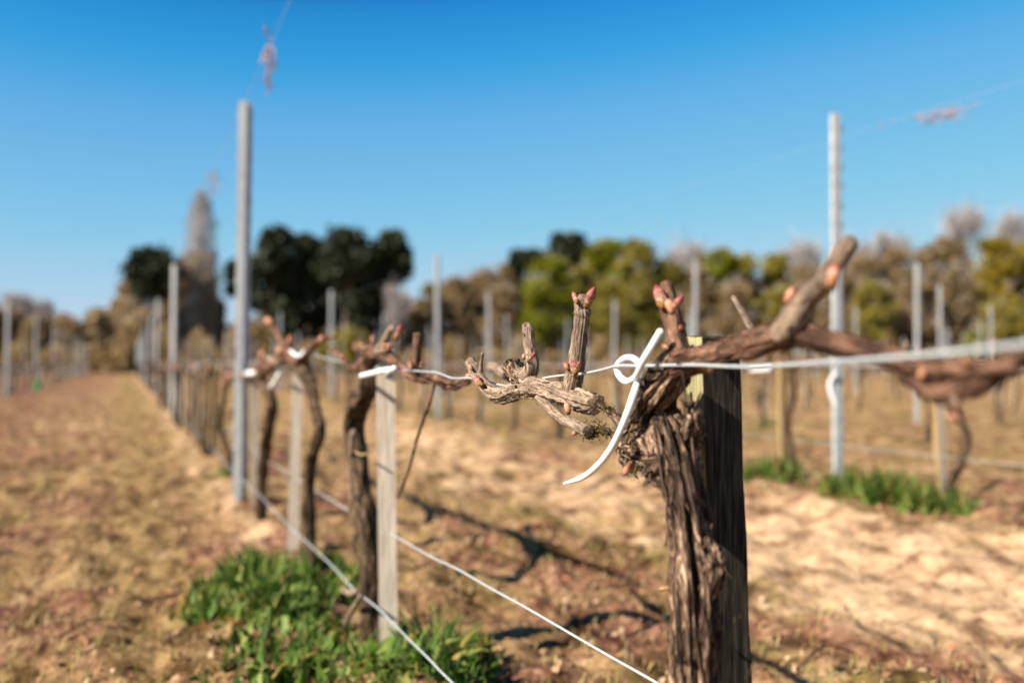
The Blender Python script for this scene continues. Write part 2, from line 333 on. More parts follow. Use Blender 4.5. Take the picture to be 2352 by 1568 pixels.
def quads(centers, size, rng, aspect=1.0, up=0.0, dirs=None):
    """many small leaf faces (diamond quads) about centres"""
    n = len(centers); d = rng.normal(size=(n, 3)) if dirs is None else dirs+rng.normal(size=(n, 3))*.25
    d[:, 2] += up; d /= np.linalg.norm(d, axis=1)[:, None]+1e-9
    e = np.cross(d, rng.normal(size=(n, 3))); e /= np.linalg.norm(e, axis=1)[:, None]+1e-9
    s = (size*rng.uniform(.6, 1.4, n))[:, None]
    V = np.stack([centers-d*s, centers-e*s*aspect, centers+d*s, centers+e*s*aspect], 1).reshape(-1, 3)
    return V, np.arange(4*n).reshape(-1, 4)
def blades(base, length, width, rng, spread=.8, K=3):
    """curved leaf blades with K segments"""
    n = len(base); th = rng.uniform(0, 2*np.pi, n); out = np.stack([np.cos(th), np.sin(th)], 1)
    L = length*rng.uniform(.5, 1.3, n); w = width*rng.uniform(.6, 1.4, n); lean = spread*rng.uniform(.2, 1.2, n)
    V = np.zeros((n, (K+1)*2, 3)); side = np.stack([-out[:, 1], out[:, 0]], 1)
    for k in range(K+1):
        u = k/K; r = L*np.sin(lean*u*1.2)*u**.3*.9; z = L*np.sin(np.clip(1.57-lean*u, -.5, 1.57))*u
        ww = w*math.sin(min(1, u*1.15+.12)*math.pi*.95+.05)*.5+w*.04
        for s, sg in ((0, -1), (1, 1)):
            V[:, 2*k+s, 0] = base[:, 0]+out[:, 0]*r+side[:, 0]*ww*sg; V[:, 2*k+s, 1] = base[:, 1]+out[:, 1]*r+side[:, 1]*ww*sg
            V[:, 2*k+s, 2] = base[:, 2]+z+.15*ww*sg
    F = np.concatenate([np.stack([np.arange(n)*(2*K+2)+2*k, np.arange(n)*(2*K+2)+2*k+1, np.arange(n)*(2*K+2)+2*k+3, np.arange(n)*(2*K+2)+2*k+2], 1) for k in range(K)])
    return V.reshape(-1, 3), F, np.tile(rng.uniform(0, 1, n), K)

# ------------------------------------------------------------------ ground
ROW0, ROWD = .53, 2.85
def hgt(x, y):
    k = round((x-ROW0)/ROWD); d = x-(ROW0+k*ROWD); m = .055*math.exp(-(d/.42)**2)-.055
    if k == 1: m += .05*math.exp(-((x-3.0)/.5)**2)
    dist = math.hypot(x, y); a = 1/(1+(dist/25)**2)
    h = m+a*(.035*noise.noise((x*1.3, y*1.0, 1))+.044*noise.noise((x*4.3, y*3.9, 5))+.036*noise.noise((x*10, y*9, 7))+.011*noise.noise((x*25, y*23, 3)))
    return h*(1 if dist < 90 else max(0, 1-(dist-90)/40))
def axis(lo, hi, c, fine, grow):
    a = [c]; s = fine
    while a[-1] < hi: a.append(a[-1]+s); s = min(s*grow if a[-1]-c > 1.6 else s, 60)
    b = [c]; s = fine
    while b[-1] > lo: b.append(b[-1]-s); s = min(s*grow if c-b[-1] > 1.6 else s, 60)
    return b[:0:-1]+a
xs = axis(-900, 1200, 1.0, .028, 1.022); ys = axis(-40, 1500, 2.4, .028, 1.022)
GV = np.array([(x, y, hgt(x, y)) for y in ys for x in xs]); nx = len(xs)
ii = np.arange(nx-1)[None, :]+np.arange(len(ys)-1)[:, None]*nx
GF = np.stack([ii, ii+1, ii+1+nx, ii+nx], -1).reshape(-1, 4)
g = npmesh('ground', GV, GF, None, M['ground'], loc=(0, 0, 0), smooth=True); tag(g, 'sandy vineyard soil with dry litter', kind='structure')

# ------------------------------------------------------------------ the front vine
base = P(1650, 2331); base.z = 0
vine = thing('grapevine', base, 'large sharp old grapevine with knobbly head leaning on the dark mossy stake', 'grapevine', None)
def L(pxs, X=.53, Xs=None):
    out = []; rr = []
    for i, (a, b, r) in enumerate(pxs):
        x = Xs[i] if Xs else X; out.append(P(a, b, x)); rr.append(r/PS(a, b, x))
    return out, rr
def part(name, mats, pxs, X=.53, Xs=None, parent=None, root=None, fl=None, **kw):
    mb = MB(); pts, rr = L(pxs, X, Xs); C, Rr = limb(mb, pts, rr, **kw)
    if fl: flakes(mb, C, Rr, *fl)
    root = root or vine
    return mb.build(name, mats, parent or root, root.location)
def bud(px, py, tx, ty, r, X=.52, parent=None, root=None, m='bud', seed=0, toward=0):
    mb = MB(); a = P(px, py, X); b = P(tx, ty, X-toward); bud_mesh(mb, a, b-a, (b-a).length*.94, .86*r/PS(px, py, X), seed)
    root = root or vine
    return mb.build('bud', M[m], parent or root, root.location)
B2 = [M['bark'], M['cut']]; C2 = [M['cane'], M['cut']]; S2 = [M['stub'], M['cut']]
# trunk with its knobbly head: several overlapping swellings in one mesh
mb = MB(); TX = .503
pts, rr = L([(1640, 2400, 68), (1626, 2000, 52), (1606, 1700, 46), (1599, 1568, 44), (1597, 1450, 43), (1592, 1330, 44), (1580, 1230, 37), (1568, 1120, 41), (1552, 1050, 49), (1535, 985, 46)], TX)
C, Rr = limb(mb, pts, rr, segs=110, step=.0028, rough=.56, ang=1.55, lng=3.2, seed=3.7, lump=.10, chunk=.07)
flakes(mb, C, Rr, 24, .035, .0055, .0035, 5, (.35, .9)); flakes(mb, C, Rr, 46, .09, .0075, .0012, 6, (.2, .95)); flakes(mb, C, Rr, 24, .024, .0058, .006, 7, (.82, .95))
for k, (pp, X) in enumerate([
    ([(1622, 1240, 12), (1638, 1285, 22), (1640, 1325, 22), (1618, 1390, 12)], .51),
    ([(1570, 1060, 40), (1530, 1030, 40), (1490, 990, 34), (1458, 968, 22)], .508),
    ([(1560, 1120, 26), (1522, 1082, 27), (1482, 1052, 24), (1450, 1026, 14)], .503),
    ([(1540, 1030, 40), (1572, 1000, 38), (1590, 970, 26), (1588, 925, 9)], .515),
    ([(1545, 1020, 42), (1515, 970, 40), (1490, 935, 40), (1470, 940, 26)], .515),
    ([(1520, 1060, 26), (1500, 1085, 18), (1492, 1104, 6)], .49),
    ([(1455, 990, 26), (1440, 1015, 20), (1437, 1050, 14), (1450, 1075, 8)], .50)]):
    pts, rr = L(pp, X); C, Rr = limb(mb, pts, rr, segs=64, step=.0016, rough=.12, ang=2.4, lng=14, seed=20+k*3.1, lump=.35, chunk=.30)
    flakes(mb, C, Rr, 26, .012, .0060, .008, 30+k)
trunk = mb.build('trunk', B2, vine, vine.location)
# limb climbing to the right out of the head
part('limb', B2, [(1470, 985, 34), (1500, 925, 42), (1530, 880, 38), (1560, 838, 32), (1585, 818, 27)], .505, segs=64, step=.002, rough=.34, ang=2.8, lng=6, seed=8, lump=.15, chunk=.08, fl=(40, .03, .003, .005, 3))
# right arm running towards the camera
armR = part('arm', C2, [(1560, 838, 30), (1650, 812, 29), (1740, 786, 27), (1830, 768, 29), (1900, 786, 26), (1990, 803, 23), (2080, 832, 20), (2130, 842, 16), (2240, 850, 15), (2330, 842, 13)], .50, segs=52, step=.0025, rough=.22, ang=2.8, lng=6, seed=12, lump=.20, ring=.22, chunk=.06, fl=(80, .035, .003, .004, 9))
armR2 = part('arm', C2, [(2060, 836, 13), (2090, 864, 19), (2130, 888, 25), (2165, 898, 29), (2200, 893, 26), (2240, 880, 27), (2300, 846, 22), (2315, 836, 26), (2330, 826, 22), (2380, 792, 23), (2460, 738, 23)], .505, segs=48, step=.0025, rough=.22, ang=2.6, lng=7, seed=15, lump=.22, ring=.2, chunk=.08, fl=(50, .025, .003, .005, 4))
sp = part('spur', S2, [(1790, 768, 26), (1818, 742, 32), (1850, 690, 25), (1888, 648, 23), (1898, 636, 26), (1925, 596, 22), (1953, 558, 22)], .49, segs=36, step=.003, rough=.1, ang=2.4, lng=6, seed=18, lump=.1, fl=(12, .02, .003, .004, 2))
bud(1908, 668, 1922, 600, 17, .478, sp, m='bud_orange', seed=2); bud(1806, 700, 1826, 656, 13, .485, sp, m='bud_orange', seed=3)
part('dead_twig', S2, [(1806, 745, 8), (1800, 715, 6), (1808, 694, 4)], .485, segs=8, step=.003, rough=.2, seed=3)
sp = part('spur', C2, [(1580, 840, 26), (1560, 800, 25), (1548, 745, 20), (1536, 700, 20), (1528, 656, 18)], .50, segs=32, step=.003, rough=.13, ang=2.4, lng=7, seed=21, lump=.12)
bud(1530, 712, 1503, 650, 18, .492, sp, seed=4, toward=.006); bud(1545, 712, 1571, 676, 11, .488, sp, seed=5); bud(1545, 722, 1532, 684, 12, .484, sp, m='bud_orange', seed=6)
bud(1536, 804, 1522, 788, 7, .49, sp, seed=7); bud(1562, 760, 1572, 738, 8, .50, sp, seed=8)
part('bark_strand', B2, [(1566, 842, 4), (1572, 880, 3.5), (1576, 934, 4)], .49, segs=6, step=.004, rough=.2, seed=5)
part('bare_shoot', S2, [(1738, 780, 9), (1715, 735, 8), (1684, 682, 6)], .58, segs=12, step=.004, rough=.1, seed=6)
# left arm running away along the wire
XA = .495
armL = part('arm', S2, [(1079, 830, 11.5), (1094, 856, 12), (1112, 884, 13), (1134, 905, 16), (1160, 909, 18), (1190, 896, 20), (1225, 891, 22), (1268, 898, 22), (1298, 907, 25), (1335, 918, 26), (1366, 930, 23)], XA, [.455, .457, .460, .464, .468, .475, .481, .487, .491, .495, .497], segs=56, step=.0018, rough=.24, ang=3.0, lng=5, seed=30, lump=.14, ring=.10, chunk=.10, cut=True, fl=(90, .014, .0022, .003, 11))
part('arm_root', B2, [(1350, 925, 17), (1385, 935, 9), (1410, 952, 9), (1440, 985, 14), (1470, 1005, 22)], .505, segs=32, step=.002, rough=.16, ang=2.4, lng=20, seed=33, lump=.35, chunk=.26, fl=(40, .016, .0022, .005, 12))
part('arm_root', B2, [(1330, 984, 11), (1362, 988, 12), (1390, 990, 7), (1425, 1012, 8), (1455, 1030, 16)], .50, segs=28, step=.002, rough=.16, ang=2.4, lng=20, seed=35, lump=.4, chunk=.26, fl=(46, .012, .0022, .006, 13))
part('knob', B2, [(1212, 892, 20), (1192, 872, 21), (1180, 850, 19), (1176, 834, 15)], .482, segs=48, step=.0014, rough=.06, ang=2.2, lng=14, seed=36, lump=.22, chunk=.34, fl=(10, .008, .002, .002, 14))
sp = part('spur', S2, [(1190, 858, 17), (1213, 862, 17), (1222, 838, 17), (1216, 800, 14), (1213, 765, 14), (1210, 747, 11)], .482, segs=36, step=.0018, rough=.16, ang=2.4, lng=12, seed=38, lump=.16, fl=(26, .010, .0018, .002, 15))
bud(1212, 830, 1232, 808, 6, .469, sp, seed=9); bud(1204, 826, 1202, 810, 5, .468, sp, m='bud_orange', seed=10)
sp = part('spur', S2, [(1312, 895, 22), (1318, 872, 21), (1326, 820, 19), (1332, 770, 18.5), (1337, 728, 18.5), (1338, 720, 21), (1337, 714, 18), (1338, 695, 18), (1340, 684, 15)], .492, segs=64, step=.0013, rough=.13, ang=4.0, lng=4, seed=40, lump=.07, chunk=.04, fl=(12, .016, .0016, .0016, 16))
bud(1346, 708, 1368, 655, 12.5, .476, sp, seed=11); bud(1327, 698, 1315, 668, 7.5, .482, sp, seed=12)
bud(1322, 862, 1317, 826, 12, .472, sp, seed=13); bud(1305, 850, 1296, 828, 7, .478, sp, seed=14); bud(1326, 846, 1334, 828, 6, .474, sp, seed=34)
bud(1108, 886, 1090, 860, 9, .449, armL, seed=15); bud(1086, 848, 1076, 838, 5, .448, armL, m='bud_orange', seed=16)
bud(1307, 952, 1299, 918, 9, .476, armL, m='bud_orange', seed=17)
part('dead_twig', S2, [(1104, 852, 5), (1106, 826, 3.6), (1109, 811, 4.4)], .460, segs=8, step=.002, rough=.25, seed=44)
sp = part('spur', S2, [(1350, 990, 14), (1322, 976, 12.5), (1290, 962, 12.5), (1258, 934, 12.5), (1238, 914, 12)], .478, segs=32, step=.002, rough=.14, ang=2.4, lng=12, seed=46, lump=.14, cut=True, fl=(14, .01, .0016, .002, 17))
bud(1330, 984, 1314, 1000, 7, .478, sp, m='bud_orange', seed=18)
bud(1452, 1060, 1432, 1092, 10, .487, trunk, m='bud_orange', seed=19)
part('spur', S2, [(1165, 862, 13), (1148, 850, 12), (1128, 842, 12)], .62, segs=16, step=.003, rough=.15, seed=48, cut=True)
part('peg', [M['stake_tan'], M['cut']], [(1565, 1348, 4), (1540, 1350, 4.5), (1516, 1352, 5)], .49, segs=8, step=.004, rough=.1, seed=49)
part('bud_stalk', S2, [(2190, 905, 12), (2194, 922, 9), (2196, 935, 10)], .50, root=vine, segs=12, step=.003, rough=.2, seed=4); bud(2195, 928, 2200, 974, 19, .50, armR2, m='bud_orange', seed=20); bud(2122, 870, 2112, 848, 11, .492, armR2, m='bud_orange', seed=21); bud(2225, 838, 2212, 820, 10, .492, armR, seed=22)
# moss on the arm roots and under the old wood
rng = np.random.default_rng(4); cs = []
for (px, py, X, r, n) in ((1365, 985, .492, 20, 220), (1385, 992, .492, 15, 120), (1160, 905, .462, 17, 60), (1352, 1000, .495, 12, 110), (1395, 940, .50, 14, 80), (1480, 1075, .49, 26, 150), (1185, 868, .472, 18, 50), (1210, 906, .466, 12, 40)):
    c = P(px, py, X); cs.append(np.array(c)[None]+rng.normal(size=(n, 3))*r/PS(px, py, X)*.55)
V, F = quads(np.concatenate(cs), .0016, rng, .5); V -= np.array(vine.location)
npmesh('moss', V, F, rng.uniform(0, 1, len(F)), M['moss'], vine)

# the white tie: one tube curled once round the wire
def tube(path, r, segs=14, step=.002, **kw):
    mb = MB(); limb(mb, path, [r]*len(path), segs=segs, step=step, **kw); return mb
tl = [(1518, 760, .475), (1497, 796, .472), (1478, 828, .470), (1468, 850, .472), (1458, 868, .478), (1440, 876, .484), (1422, 862, .488), (1419, 840, .489), (1433, 824, .488), (1452, 822, .490), (1468, 834, .494), (1472, 852, .490), (1465, 876, .481), (1456, 905, .474), (1443, 944, .470), (1424, 990, .468), (1400, 1036, .466), (1372, 1070, .464), (1338, 1096, .463), (1296, 1110, .462)]
mb = MB(); pts = [P(a, b, x) for a, b, x in tl]; limb(mb, pts, [q*8.0/PS(1455, 850, .48) for q in (.96, 1, 1.02, .95, 1, .97, 1, 1.03, 1, .97, 1, .94, .97, 1.02, 1.04, 1, .98, .98, .92, .42)], segs=20, step=.002, lump=.10)
tag(mb.build('vine_tie', M['tie'], None, pts[7], loc=pts[7]), 'white plastic tie curled in a loop round the wire left of the main trunk', 'tie', 'white vine ties')

# stakes: rough sawn posts with a chipped top
def stake(name, x, y, z0, z1, w, d, mats, lean=(0, 0), seed=0, chip=.006, seg=26):
    """local origin at the foot; faces square to the row"""
    mb = MB(); n = seg; per = []
    for i in range(n+1):
        t = i/n; z = z0*(1-t)+z1*t; row = []
        outline = [(-w, -d), (-w*.33, -d), (w*.33, -d), (w, -d), (w, 0), (w, d), (0, d), (-w, d), (-w, 0)]
        for k, (a, b) in enumerate(outline):
            q = 1+.05*noise.noise((a*60+seed, b*60, z*14)); zz = z
            if i == n: zz += chip*(noise.noise((a*90+seed, b*90, 2))-.2)*2; q *= .93
            row.append((a/2*q+lean[0]*(1-t), b/2*q+lean[1]*(1-t), zz))
        per.append(row)
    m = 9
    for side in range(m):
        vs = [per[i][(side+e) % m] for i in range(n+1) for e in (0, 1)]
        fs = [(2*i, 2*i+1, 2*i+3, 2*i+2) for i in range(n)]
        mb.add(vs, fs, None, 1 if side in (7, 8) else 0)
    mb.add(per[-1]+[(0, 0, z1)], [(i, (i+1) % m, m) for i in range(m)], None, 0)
    return mb
sy = P(1650, 836, .565).y
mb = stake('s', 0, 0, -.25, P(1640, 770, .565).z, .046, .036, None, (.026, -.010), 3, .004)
o = mb.build('wooden_stake', [M['stake_shade'], M['stake_lichen_sun']], loc=(.575, P(1633, 836, .575).y, 0), smooth=False)
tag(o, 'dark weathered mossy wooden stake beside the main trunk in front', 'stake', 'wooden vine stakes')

# ------------------------------------------------------------------ wires
def wire(pts, r, label, sag=0, group='trellis wires', name='trellis_wire'):
    mb = MB(); limb(mb, pts, [r]*len(pts), segs=8, step=.02 if len(pts) > 6 else .2)
    return tag(mb.build(name, M['wire'], None, pts[0], loc=pts[0]), label, 'wire', group)
def wob(X, z, y0, y1, n, seed, a=.004):
    return [Vector((X+a*.5*noise.noise((i*1.7, seed, 1)), y0+(y1-y0)*i/n, z+a*noise.noise((i*1.3, seed, 7)))) for i in range(n+1)]
XW = .485
w1 = [P(2750, 748, .41), P(2352, 792, .43), P(2100, 818, .45), P(1900, 832, .465)]+[P(a, b, XW) for a, b in ((1720, 842), (1600, 838), (1520, 839), (1470, 840), (1420, 840), (1370, 852), (1330, 859), (1290, 862), (1250, 868), (1215, 876), (1180, 886), (1150, 884), (1120, 876), (1080, 868), (1040, 868), (1005, 856), (975, 853))]
w1 += [P(a, b, .53) for a, b in ((900, 848), (840, 842), (780, 830), (740, 820), (700, 808), (660, 812))]+[Vector((.53, y, .655)) for y in (5, 8, 13, 21, 30, 45, 62)]
mb = MB(); limb(mb, w1, [.0019, .0019, .0018, .0017, .0016]+[.0015]*(len(w1)-5), segs=8, step=.012)
tag(mb.build('trellis_wire', M['wire'], None, w1[0], loc=w1[0]), 'wavy galvanised cordon wire at vine head height along the nearest row', 'wire', 'trellis wires')
wa = [P(a, b, .50) for a, b in ((1500, 2010), (1040, 1568), (985, 1512), (930, 1458), (870, 1398), (810, 1350), (760, 1296), (700, 1240), (640, 1184), (590, 1130), (560, 1106))]+[Vector((.52, y, .09)) for y in (5.6, 8.5, 13)]
wire(wa, .0018, 'lowest galvanised wire running diagonally in front of the pale stake over the weeds')
wb = [P(a, b, .565) for a, b in ((2300, 2020), (1510, 1568), (1400, 1506), (1300, 1448), (1200, 1390), (1130, 1352), (1050, 1306), (990, 1278), (920, 1238), (850, 1200), (740, 1135), (640, 1072), (600, 1050))]+[Vector((.55, y, .26)) for y in (5.2, 8.5, 13)]
wire(wb, .0018, 'low galvanised wire passing behind the pale stake and down to the bottom centre')
wt = [Vector((.53, y, 1.955+.01*math.sin(y))) for y in (.2, 1.5, 3, 4.91, 8, 12.8, 21, 35, 60)]
wire(wt, .0011, 'thin top wire over the nearest row meeting the tall left post')

# ------------------------------------------------------------------ steel posts
def steel_mb(h, seed=0, hooks=True):
    prof = [(-.024, .036), (-.029, .001), (.006, 0), (.009, .036), (.030, .038), (.028, .048)]; t = .0022
    mb = MB(); n = len(prof); inner = []
    for i, (a, b) in enumerate(prof):
        p0 = prof[max(0, i-1)]; p1 = prof[min(n-1, i+1)]; dx, dy = p1[0]-p0[0], p1[1]-p0[1]; l = math.hypot(dx, dy); inner.append((a-dy/l*t, b+dx/l*t))
    loop = prof+inner[::-1]; m = len(loop)
    for k in range(m):
        a, b = loop[k], loop[(k+1) % m]
        mb.add([(a[0], a[1], -.3), (b[0], b[1], -.3), (b[0], b[1], h), (a[0], a[1], h)], [(0, 1, 2, 3)])
    for i in range(n-1):
        q = [prof[i], prof[i+1], inner[i+1], inner[i]]; mb.add([(x, y, h) for x, y in q], [(0, 1, 2, 3)])
    if hooks:
        z = .25
        while z < h-.05:
            mb.box((-.031, .014, z), (.006, .008, .020)); mb.box((.0305, .032, z), (.004, .008, .020)); z += .10
    return mb
post_proto = steel_mb(1.92).build('steel_post', M['steel'], loc=(0, 0, 0), smooth=False)
far_proto = steel_mb(1.92, hooks=False).build('steel_post', M['steel'], loc=(0, 0, 0), smooth=False)
used = {'p': False, 'f': False}
ones = ['', 'first', 'second', 'third', 'fourth', 'fifth', 'sixth', 'seventh', 'eighth', 'ninth']
ordn = ['first', 'second', 'third', 'fourth', 'fifth', 'sixth', 'seventh', 'eighth', 'ninth', 'tenth', 'eleventh', 'twelfth', 'thirteenth', 'fourteenth', 'fifteenth', 'sixteenth', 'seventeenth', 'eighteenth', 'nineteenth', 'twentieth']
for t_, tt in (('twenty', 'thirtieth'), ('thirty', 'fortieth'), ('forty', 'fiftieth'), ('fifty', 'sixtieth')): ordn += [t_+'-'+o_ for o_ in ones[1:]]+[tt]
rnd = random.Random(11)
known = {0: [4.93, 12.8, 20.9], 1: [4.15, 11.2, 17.6], 2: [10.2, 17.3, 25.5], 3: [9.3, 17.8, 23.9], 4: [12.2, 19.6], 5: [10.9, 17.5], -1: [22.6, 29.8]}
def inview(x, y, mrg=60):
    d = Vector((x, y, 0)); dp = d.dot(_f)
    if dp < 1: return False
    px = 1176+FPX*d.dot(_r)/dp; return -mrg < px < 2352+mrg
posts = []
for k in range(-7, 24):
    X = ROW0+ROWD*k; ysr = list(known.get(k, [8.5+rnd.uniform(-1, 4)])); 
    while ysr[-1] < 68: ysr.append(ysr[-1]+7.0+rnd.uniform(-.25, .25))
    for n, y in enumerate(ysr):
        x = X+rnd.uniform(-.03, .03)
        if k == 1 and n == 0: x = 3.405
        if k == 3 and n == 0: x = 8.75
        if y < 71 and inview(x, y): posts.append((k, n, x, y))
posts.sort(key=lambda p: p[3]+abs(p[2])*.3)
for (k, n, x, y) in posts[:290]:
    near = y < 14; pr = post_proto if near else far_proto; key = 'p' if near else 'f'
    o = pr if not used[key] else pr.copy()
    if used[key]: COL.objects.link(o)
    used[key] = True
    o.location = (x, y, hgt(x, y)*.5); o.rotation_euler = (R(rnd.uniform(-.7, .7)), R(rnd.uniform(-.9, .9)), R(rnd.uniform(-22, 0)))
    o.scale = (1, 1, 1+rnd.uniform(-.03, .03))
    if k == 0 and n == 0: o.rotation_euler = (0, R(.5), R(-6)); o.scale = (1.12, 1, 1.0)
    if k == 1 and n == 0: o.rotation_euler = (0, R(0), R(-4)); o.scale = (1.25, 1, 1.0)
    side = 'left of the nearest row' if k < 0 else ''
    if k == 0 and n == 0: lab = 'tallest bright galvanised steel post at left, nearest of its row'
    elif k == 1 and n == 0: lab = 'tall galvanised steel post at right, rising from the green weeds'
    elif k >= 0: lab = '%s galvanised steel post from the front in the %s trellis row from the left path' % (ordn[n], ordn[k])
    else: lab = '%s blurred steel post from the front in the %s row left of the path' % (ordn[n], ordn[-k-1])
    tag(o, lab, 'post', 'steel trellis posts')

# wires of the other rows
for k in range(-2, 9):
    if k == 0: continue
    X = ROW0+ROWD*k; y0 = 2 if k > 0 else 12; rn = ('%s trellis row right of the nearest one' % ordn[k-1]) if k > 0 else ('%s trellis row left of the path' % ordn[-k-1])
    pts = [Vector((X, y0+i*3.0, .64+.012*noise.noise((i, k, 0)))) for i in range(20)]
    wire(pts, .0016, 'thin vine-height wire of the '+rn)
    z = 1.80 if k == 1 else 1.86
    pts = [Vector((X, y0-1.5+i*3.5, z+.015*noise.noise((i, k, 5)))) for i in range(18)]
    wire(pts, .0006, 'thin top wire of the '+rn)
wire([Vector((ROW0+ROWD, 2+i*3.0, .24)) for i in range(20)], .0016, 'low wire of the first trellis row right of the nearest one')

# dried tendrils left hanging on the top wires
def tendril(c, size, label, seed, dirs, parts=7):
    rr = random.Random(seed); mb = MB()
    for i in range(parts):
        a = Vector(c)+Vector((0, rr.uniform(-.5, .5)*size*dirs[1], rr.uniform(-.05, .05)*size)); pts = [a]
        for j in range(4): pts.append(pts[-1]+Vector((rr.uniform(-.12, .12), rr.uniform(-.5, .5)*dirs[1], rr.uniform(-.35, .12) if dirs[0] else rr.uniform(-.2, .1)))*size*.45)
        limb(mb, pts, [.0016*size*4+.001]*4+[.0012], segs=6, step=.02, rough=.2, seed=i)
    o = mb.build('dried_tendril', M['red'], None, c, loc=c); me = o.data
    a = me.attributes.new('rnd', 'FLOAT', 'FACE'); a.data.foreach_set('value', [rr.random() for _ in me.polygons])
    tag(o, label, 'tendril', 'dried vine shoots left on the top wires')
def onwire(px, X, z):
    y = X*math.tan(R(90)-0) if False else None
    lo, hi = .05, 90
    for _ in range(60):
        m = (lo+hi)/2; d = Vector((X, m, z-CAMZ)); q = 1176+FPX*d.dot(_r)/d.dot(_f) if d.dot(_f) > 0.01 else 1e6
        if q > px: lo = m
        else: hi = m
    return Vector((X, m, z))
tendril(onwire(618, .53, 1.955), .42, 'pinkish dried tendril hanging from the top wire above the tall left post', 3, (1, .8), 9)
tendril(onwire(490, .53, 1.93), .45, 'small dried tendril on the top wire left of the tall left post', 4, (1, 1), 7)
tendril(onwire(2140, 3.38, 1.78), .34, 'reddish dried shoot tangle on the top wire at upper right', 5, (0, 1.2), 8)
tendril(onwire(2033, 3.38, 1.80), .12, 'tiny dried scrap on the top wire right of the right-hand post', 6, (0, 1), 3)
tendril(onwire(1510, 3.38, 1.62), .10, 'faint dried scrap hanging in the sky above the distant trees', 8, (0, 1), 3)

# ------------------------------------------------------------------ second, third and fourth vines of the near row
def vine_from(pxs_trunk, X, label, arms, spurs, buds, group='old vines along the nearest row', seed=0, shoots=(), rough=.3):
    b = P(*pxs_trunk[0][:2], X); b.z = 0
    v = thing('grapevine', b, label, 'grapevine', group)
    part('trunk', [M['farbark'], M['cut']], pxs_trunk, X, root=v, segs=32, step=.008, rough=rough, ang=2, lng=9, seed=seed, lump=.25, fl=(50, .03, .004, .005, seed))
    for i, a in enumerate(arms): part('arm', C2, a, X-.01, root=v, segs=24, step=.006, rough=.25, ang=2.2, lng=16, seed=seed+i+1, lump=.35, ring=.1, fl=(20, .02, .003, .004, seed+i))
    ss = []
    for i, a in enumerate(spurs): ss.append(part('spur', S2 if i % 2 else C2, a, X-.02, root=v, segs=16, step=.005, rough=.15, seed=seed+i+5, cut=True))
    for i, (a, b_, c, d, r, m) in enumerate(buds): bud(a, b_, c, d, r, X-.035, root=v, m=m, seed=seed+i)
    return v
v2 = vine_from([(850, 1520, 26), (852, 1420, 24), (850, 1330, 24), (842, 1230, 26), (838, 1190, 30), (828, 1120, 19), (820, 1040, 20), (812, 985, 22), (824, 925, 24), (848, 885, 22), (852, 840, 20), (848, 800, 18)], .53,
    'second old grapevine with S-bent trunk, left of the pale wooden stake',
    [[(822, 793, 12), (850, 808, 17), (880, 812, 15), (915, 838, 11), (950, 862, 11), (1000, 872, 12), (1040, 884, 14), (1076, 876, 8)], [(850, 815, 15), (835, 840, 14), (810, 846, 8)]],
    [[(958, 862, 12), (957, 830, 10), (958, 766, 9)], [(868, 808, 12), (882, 786, 10), (898, 752, 6)], [(809, 848, 6), (785, 822, 5), (758, 798, 5)], [(872, 806, 10), (890, 800, 8), (893, 790, 8)]],
    [(944, 850, 940, 826, 6, 'bud'), (966, 845, 972, 828, 5, 'bud'), (908, 780, 924, 744, 9, 'bud'), (856, 790, 856, 766, 6, 'bud'), (888, 806, 902, 788, 8, 'bud'), (884, 800, 878, 784, 5, 'bud'), (784, 826, 788, 812, 5, 'bud_orange'), (1068, 872, 1084, 858, 8, 'bud_orange')], seed=50)
part('dead_shoot', [M['cane'], M['cut']], [(998, 884, 4.5), (985, 930, 4), (960, 1000, 4), (938, 1080, 4), (914, 1142, 4)], .53, root=v2, segs=8, step=.01, rough=.2, seed=61)
part('peeling_bark', [M['stub'], M['cut']], [(812, 990, 8), (804, 1060, 4), (806, 1130, 4), (812, 1190, 5)], .51, root=v2, segs=8, step=.01, rough=.3, seed=64)
part('raffia_tie', [M['stake_tan']], [(818, 1038, 3), (828, 1044, 3), (842, 1042, 3)], .505, root=v2, segs=6, step=.01)
v3 = vine_from([(712, 1300, 16), (708, 1180, 13), (712, 1080, 12), (728, 1010, 13), (735, 985, 12), (722, 930, 12), (712, 880, 14), (695, 845, 18), (680, 825, 16)], .53,
    'third old grapevine with thin bowed dark trunk in the nearest row', [[(690, 830, 16), (660, 815, 14), (620, 840, 9), (580, 850, 8)], [(690, 825, 14), (712, 800, 9), (738, 780, 7), (770, 772, 4)]],
    [[(662, 815, 12), (652, 792, 9), (624, 740, 7)], [(640, 835, 9), (628, 828, 8), (612, 820, 6)]],
    [(624, 748, 614, 726, 9, 'bud_orange'), (662, 790, 670, 770, 8, 'bud_orange'), (738, 788, 742, 768, 9, 'bud_orange'), (644, 815, 640, 795, 9, 'bud_orange')], seed=70)
v4 = vine_from([(598, 1190, 13), (600, 1120, 11), (612, 1020, 12), (624, 940, 13), (618, 905, 12), (604, 880, 12), (590, 862, 12)], .53,
    'fourth old grapevine with straight black trunk just right of the tall left post', [[(595, 865, 10), (560, 862, 9), (535, 872, 9), (515, 884, 6)], [(598, 862, 10), (625, 840, 10), (640, 820, 6)]],
    [[(600, 860, 10), (606, 835, 9), (598, 815, 7)]], [(530, 872, 520, 860, 6, 'bud_orange'), (604, 822, 600, 805, 9, 'bud')], seed=80)
def tie(pts3, r, label):
    mb = MB(); limb(mb, pts3, [r]*len(pts3), segs=12, step=.004)
    tag(mb.build('vine_tie', M['tie'], None, pts3[0], loc=pts3[0]), label, 'tie', 'white vine ties')
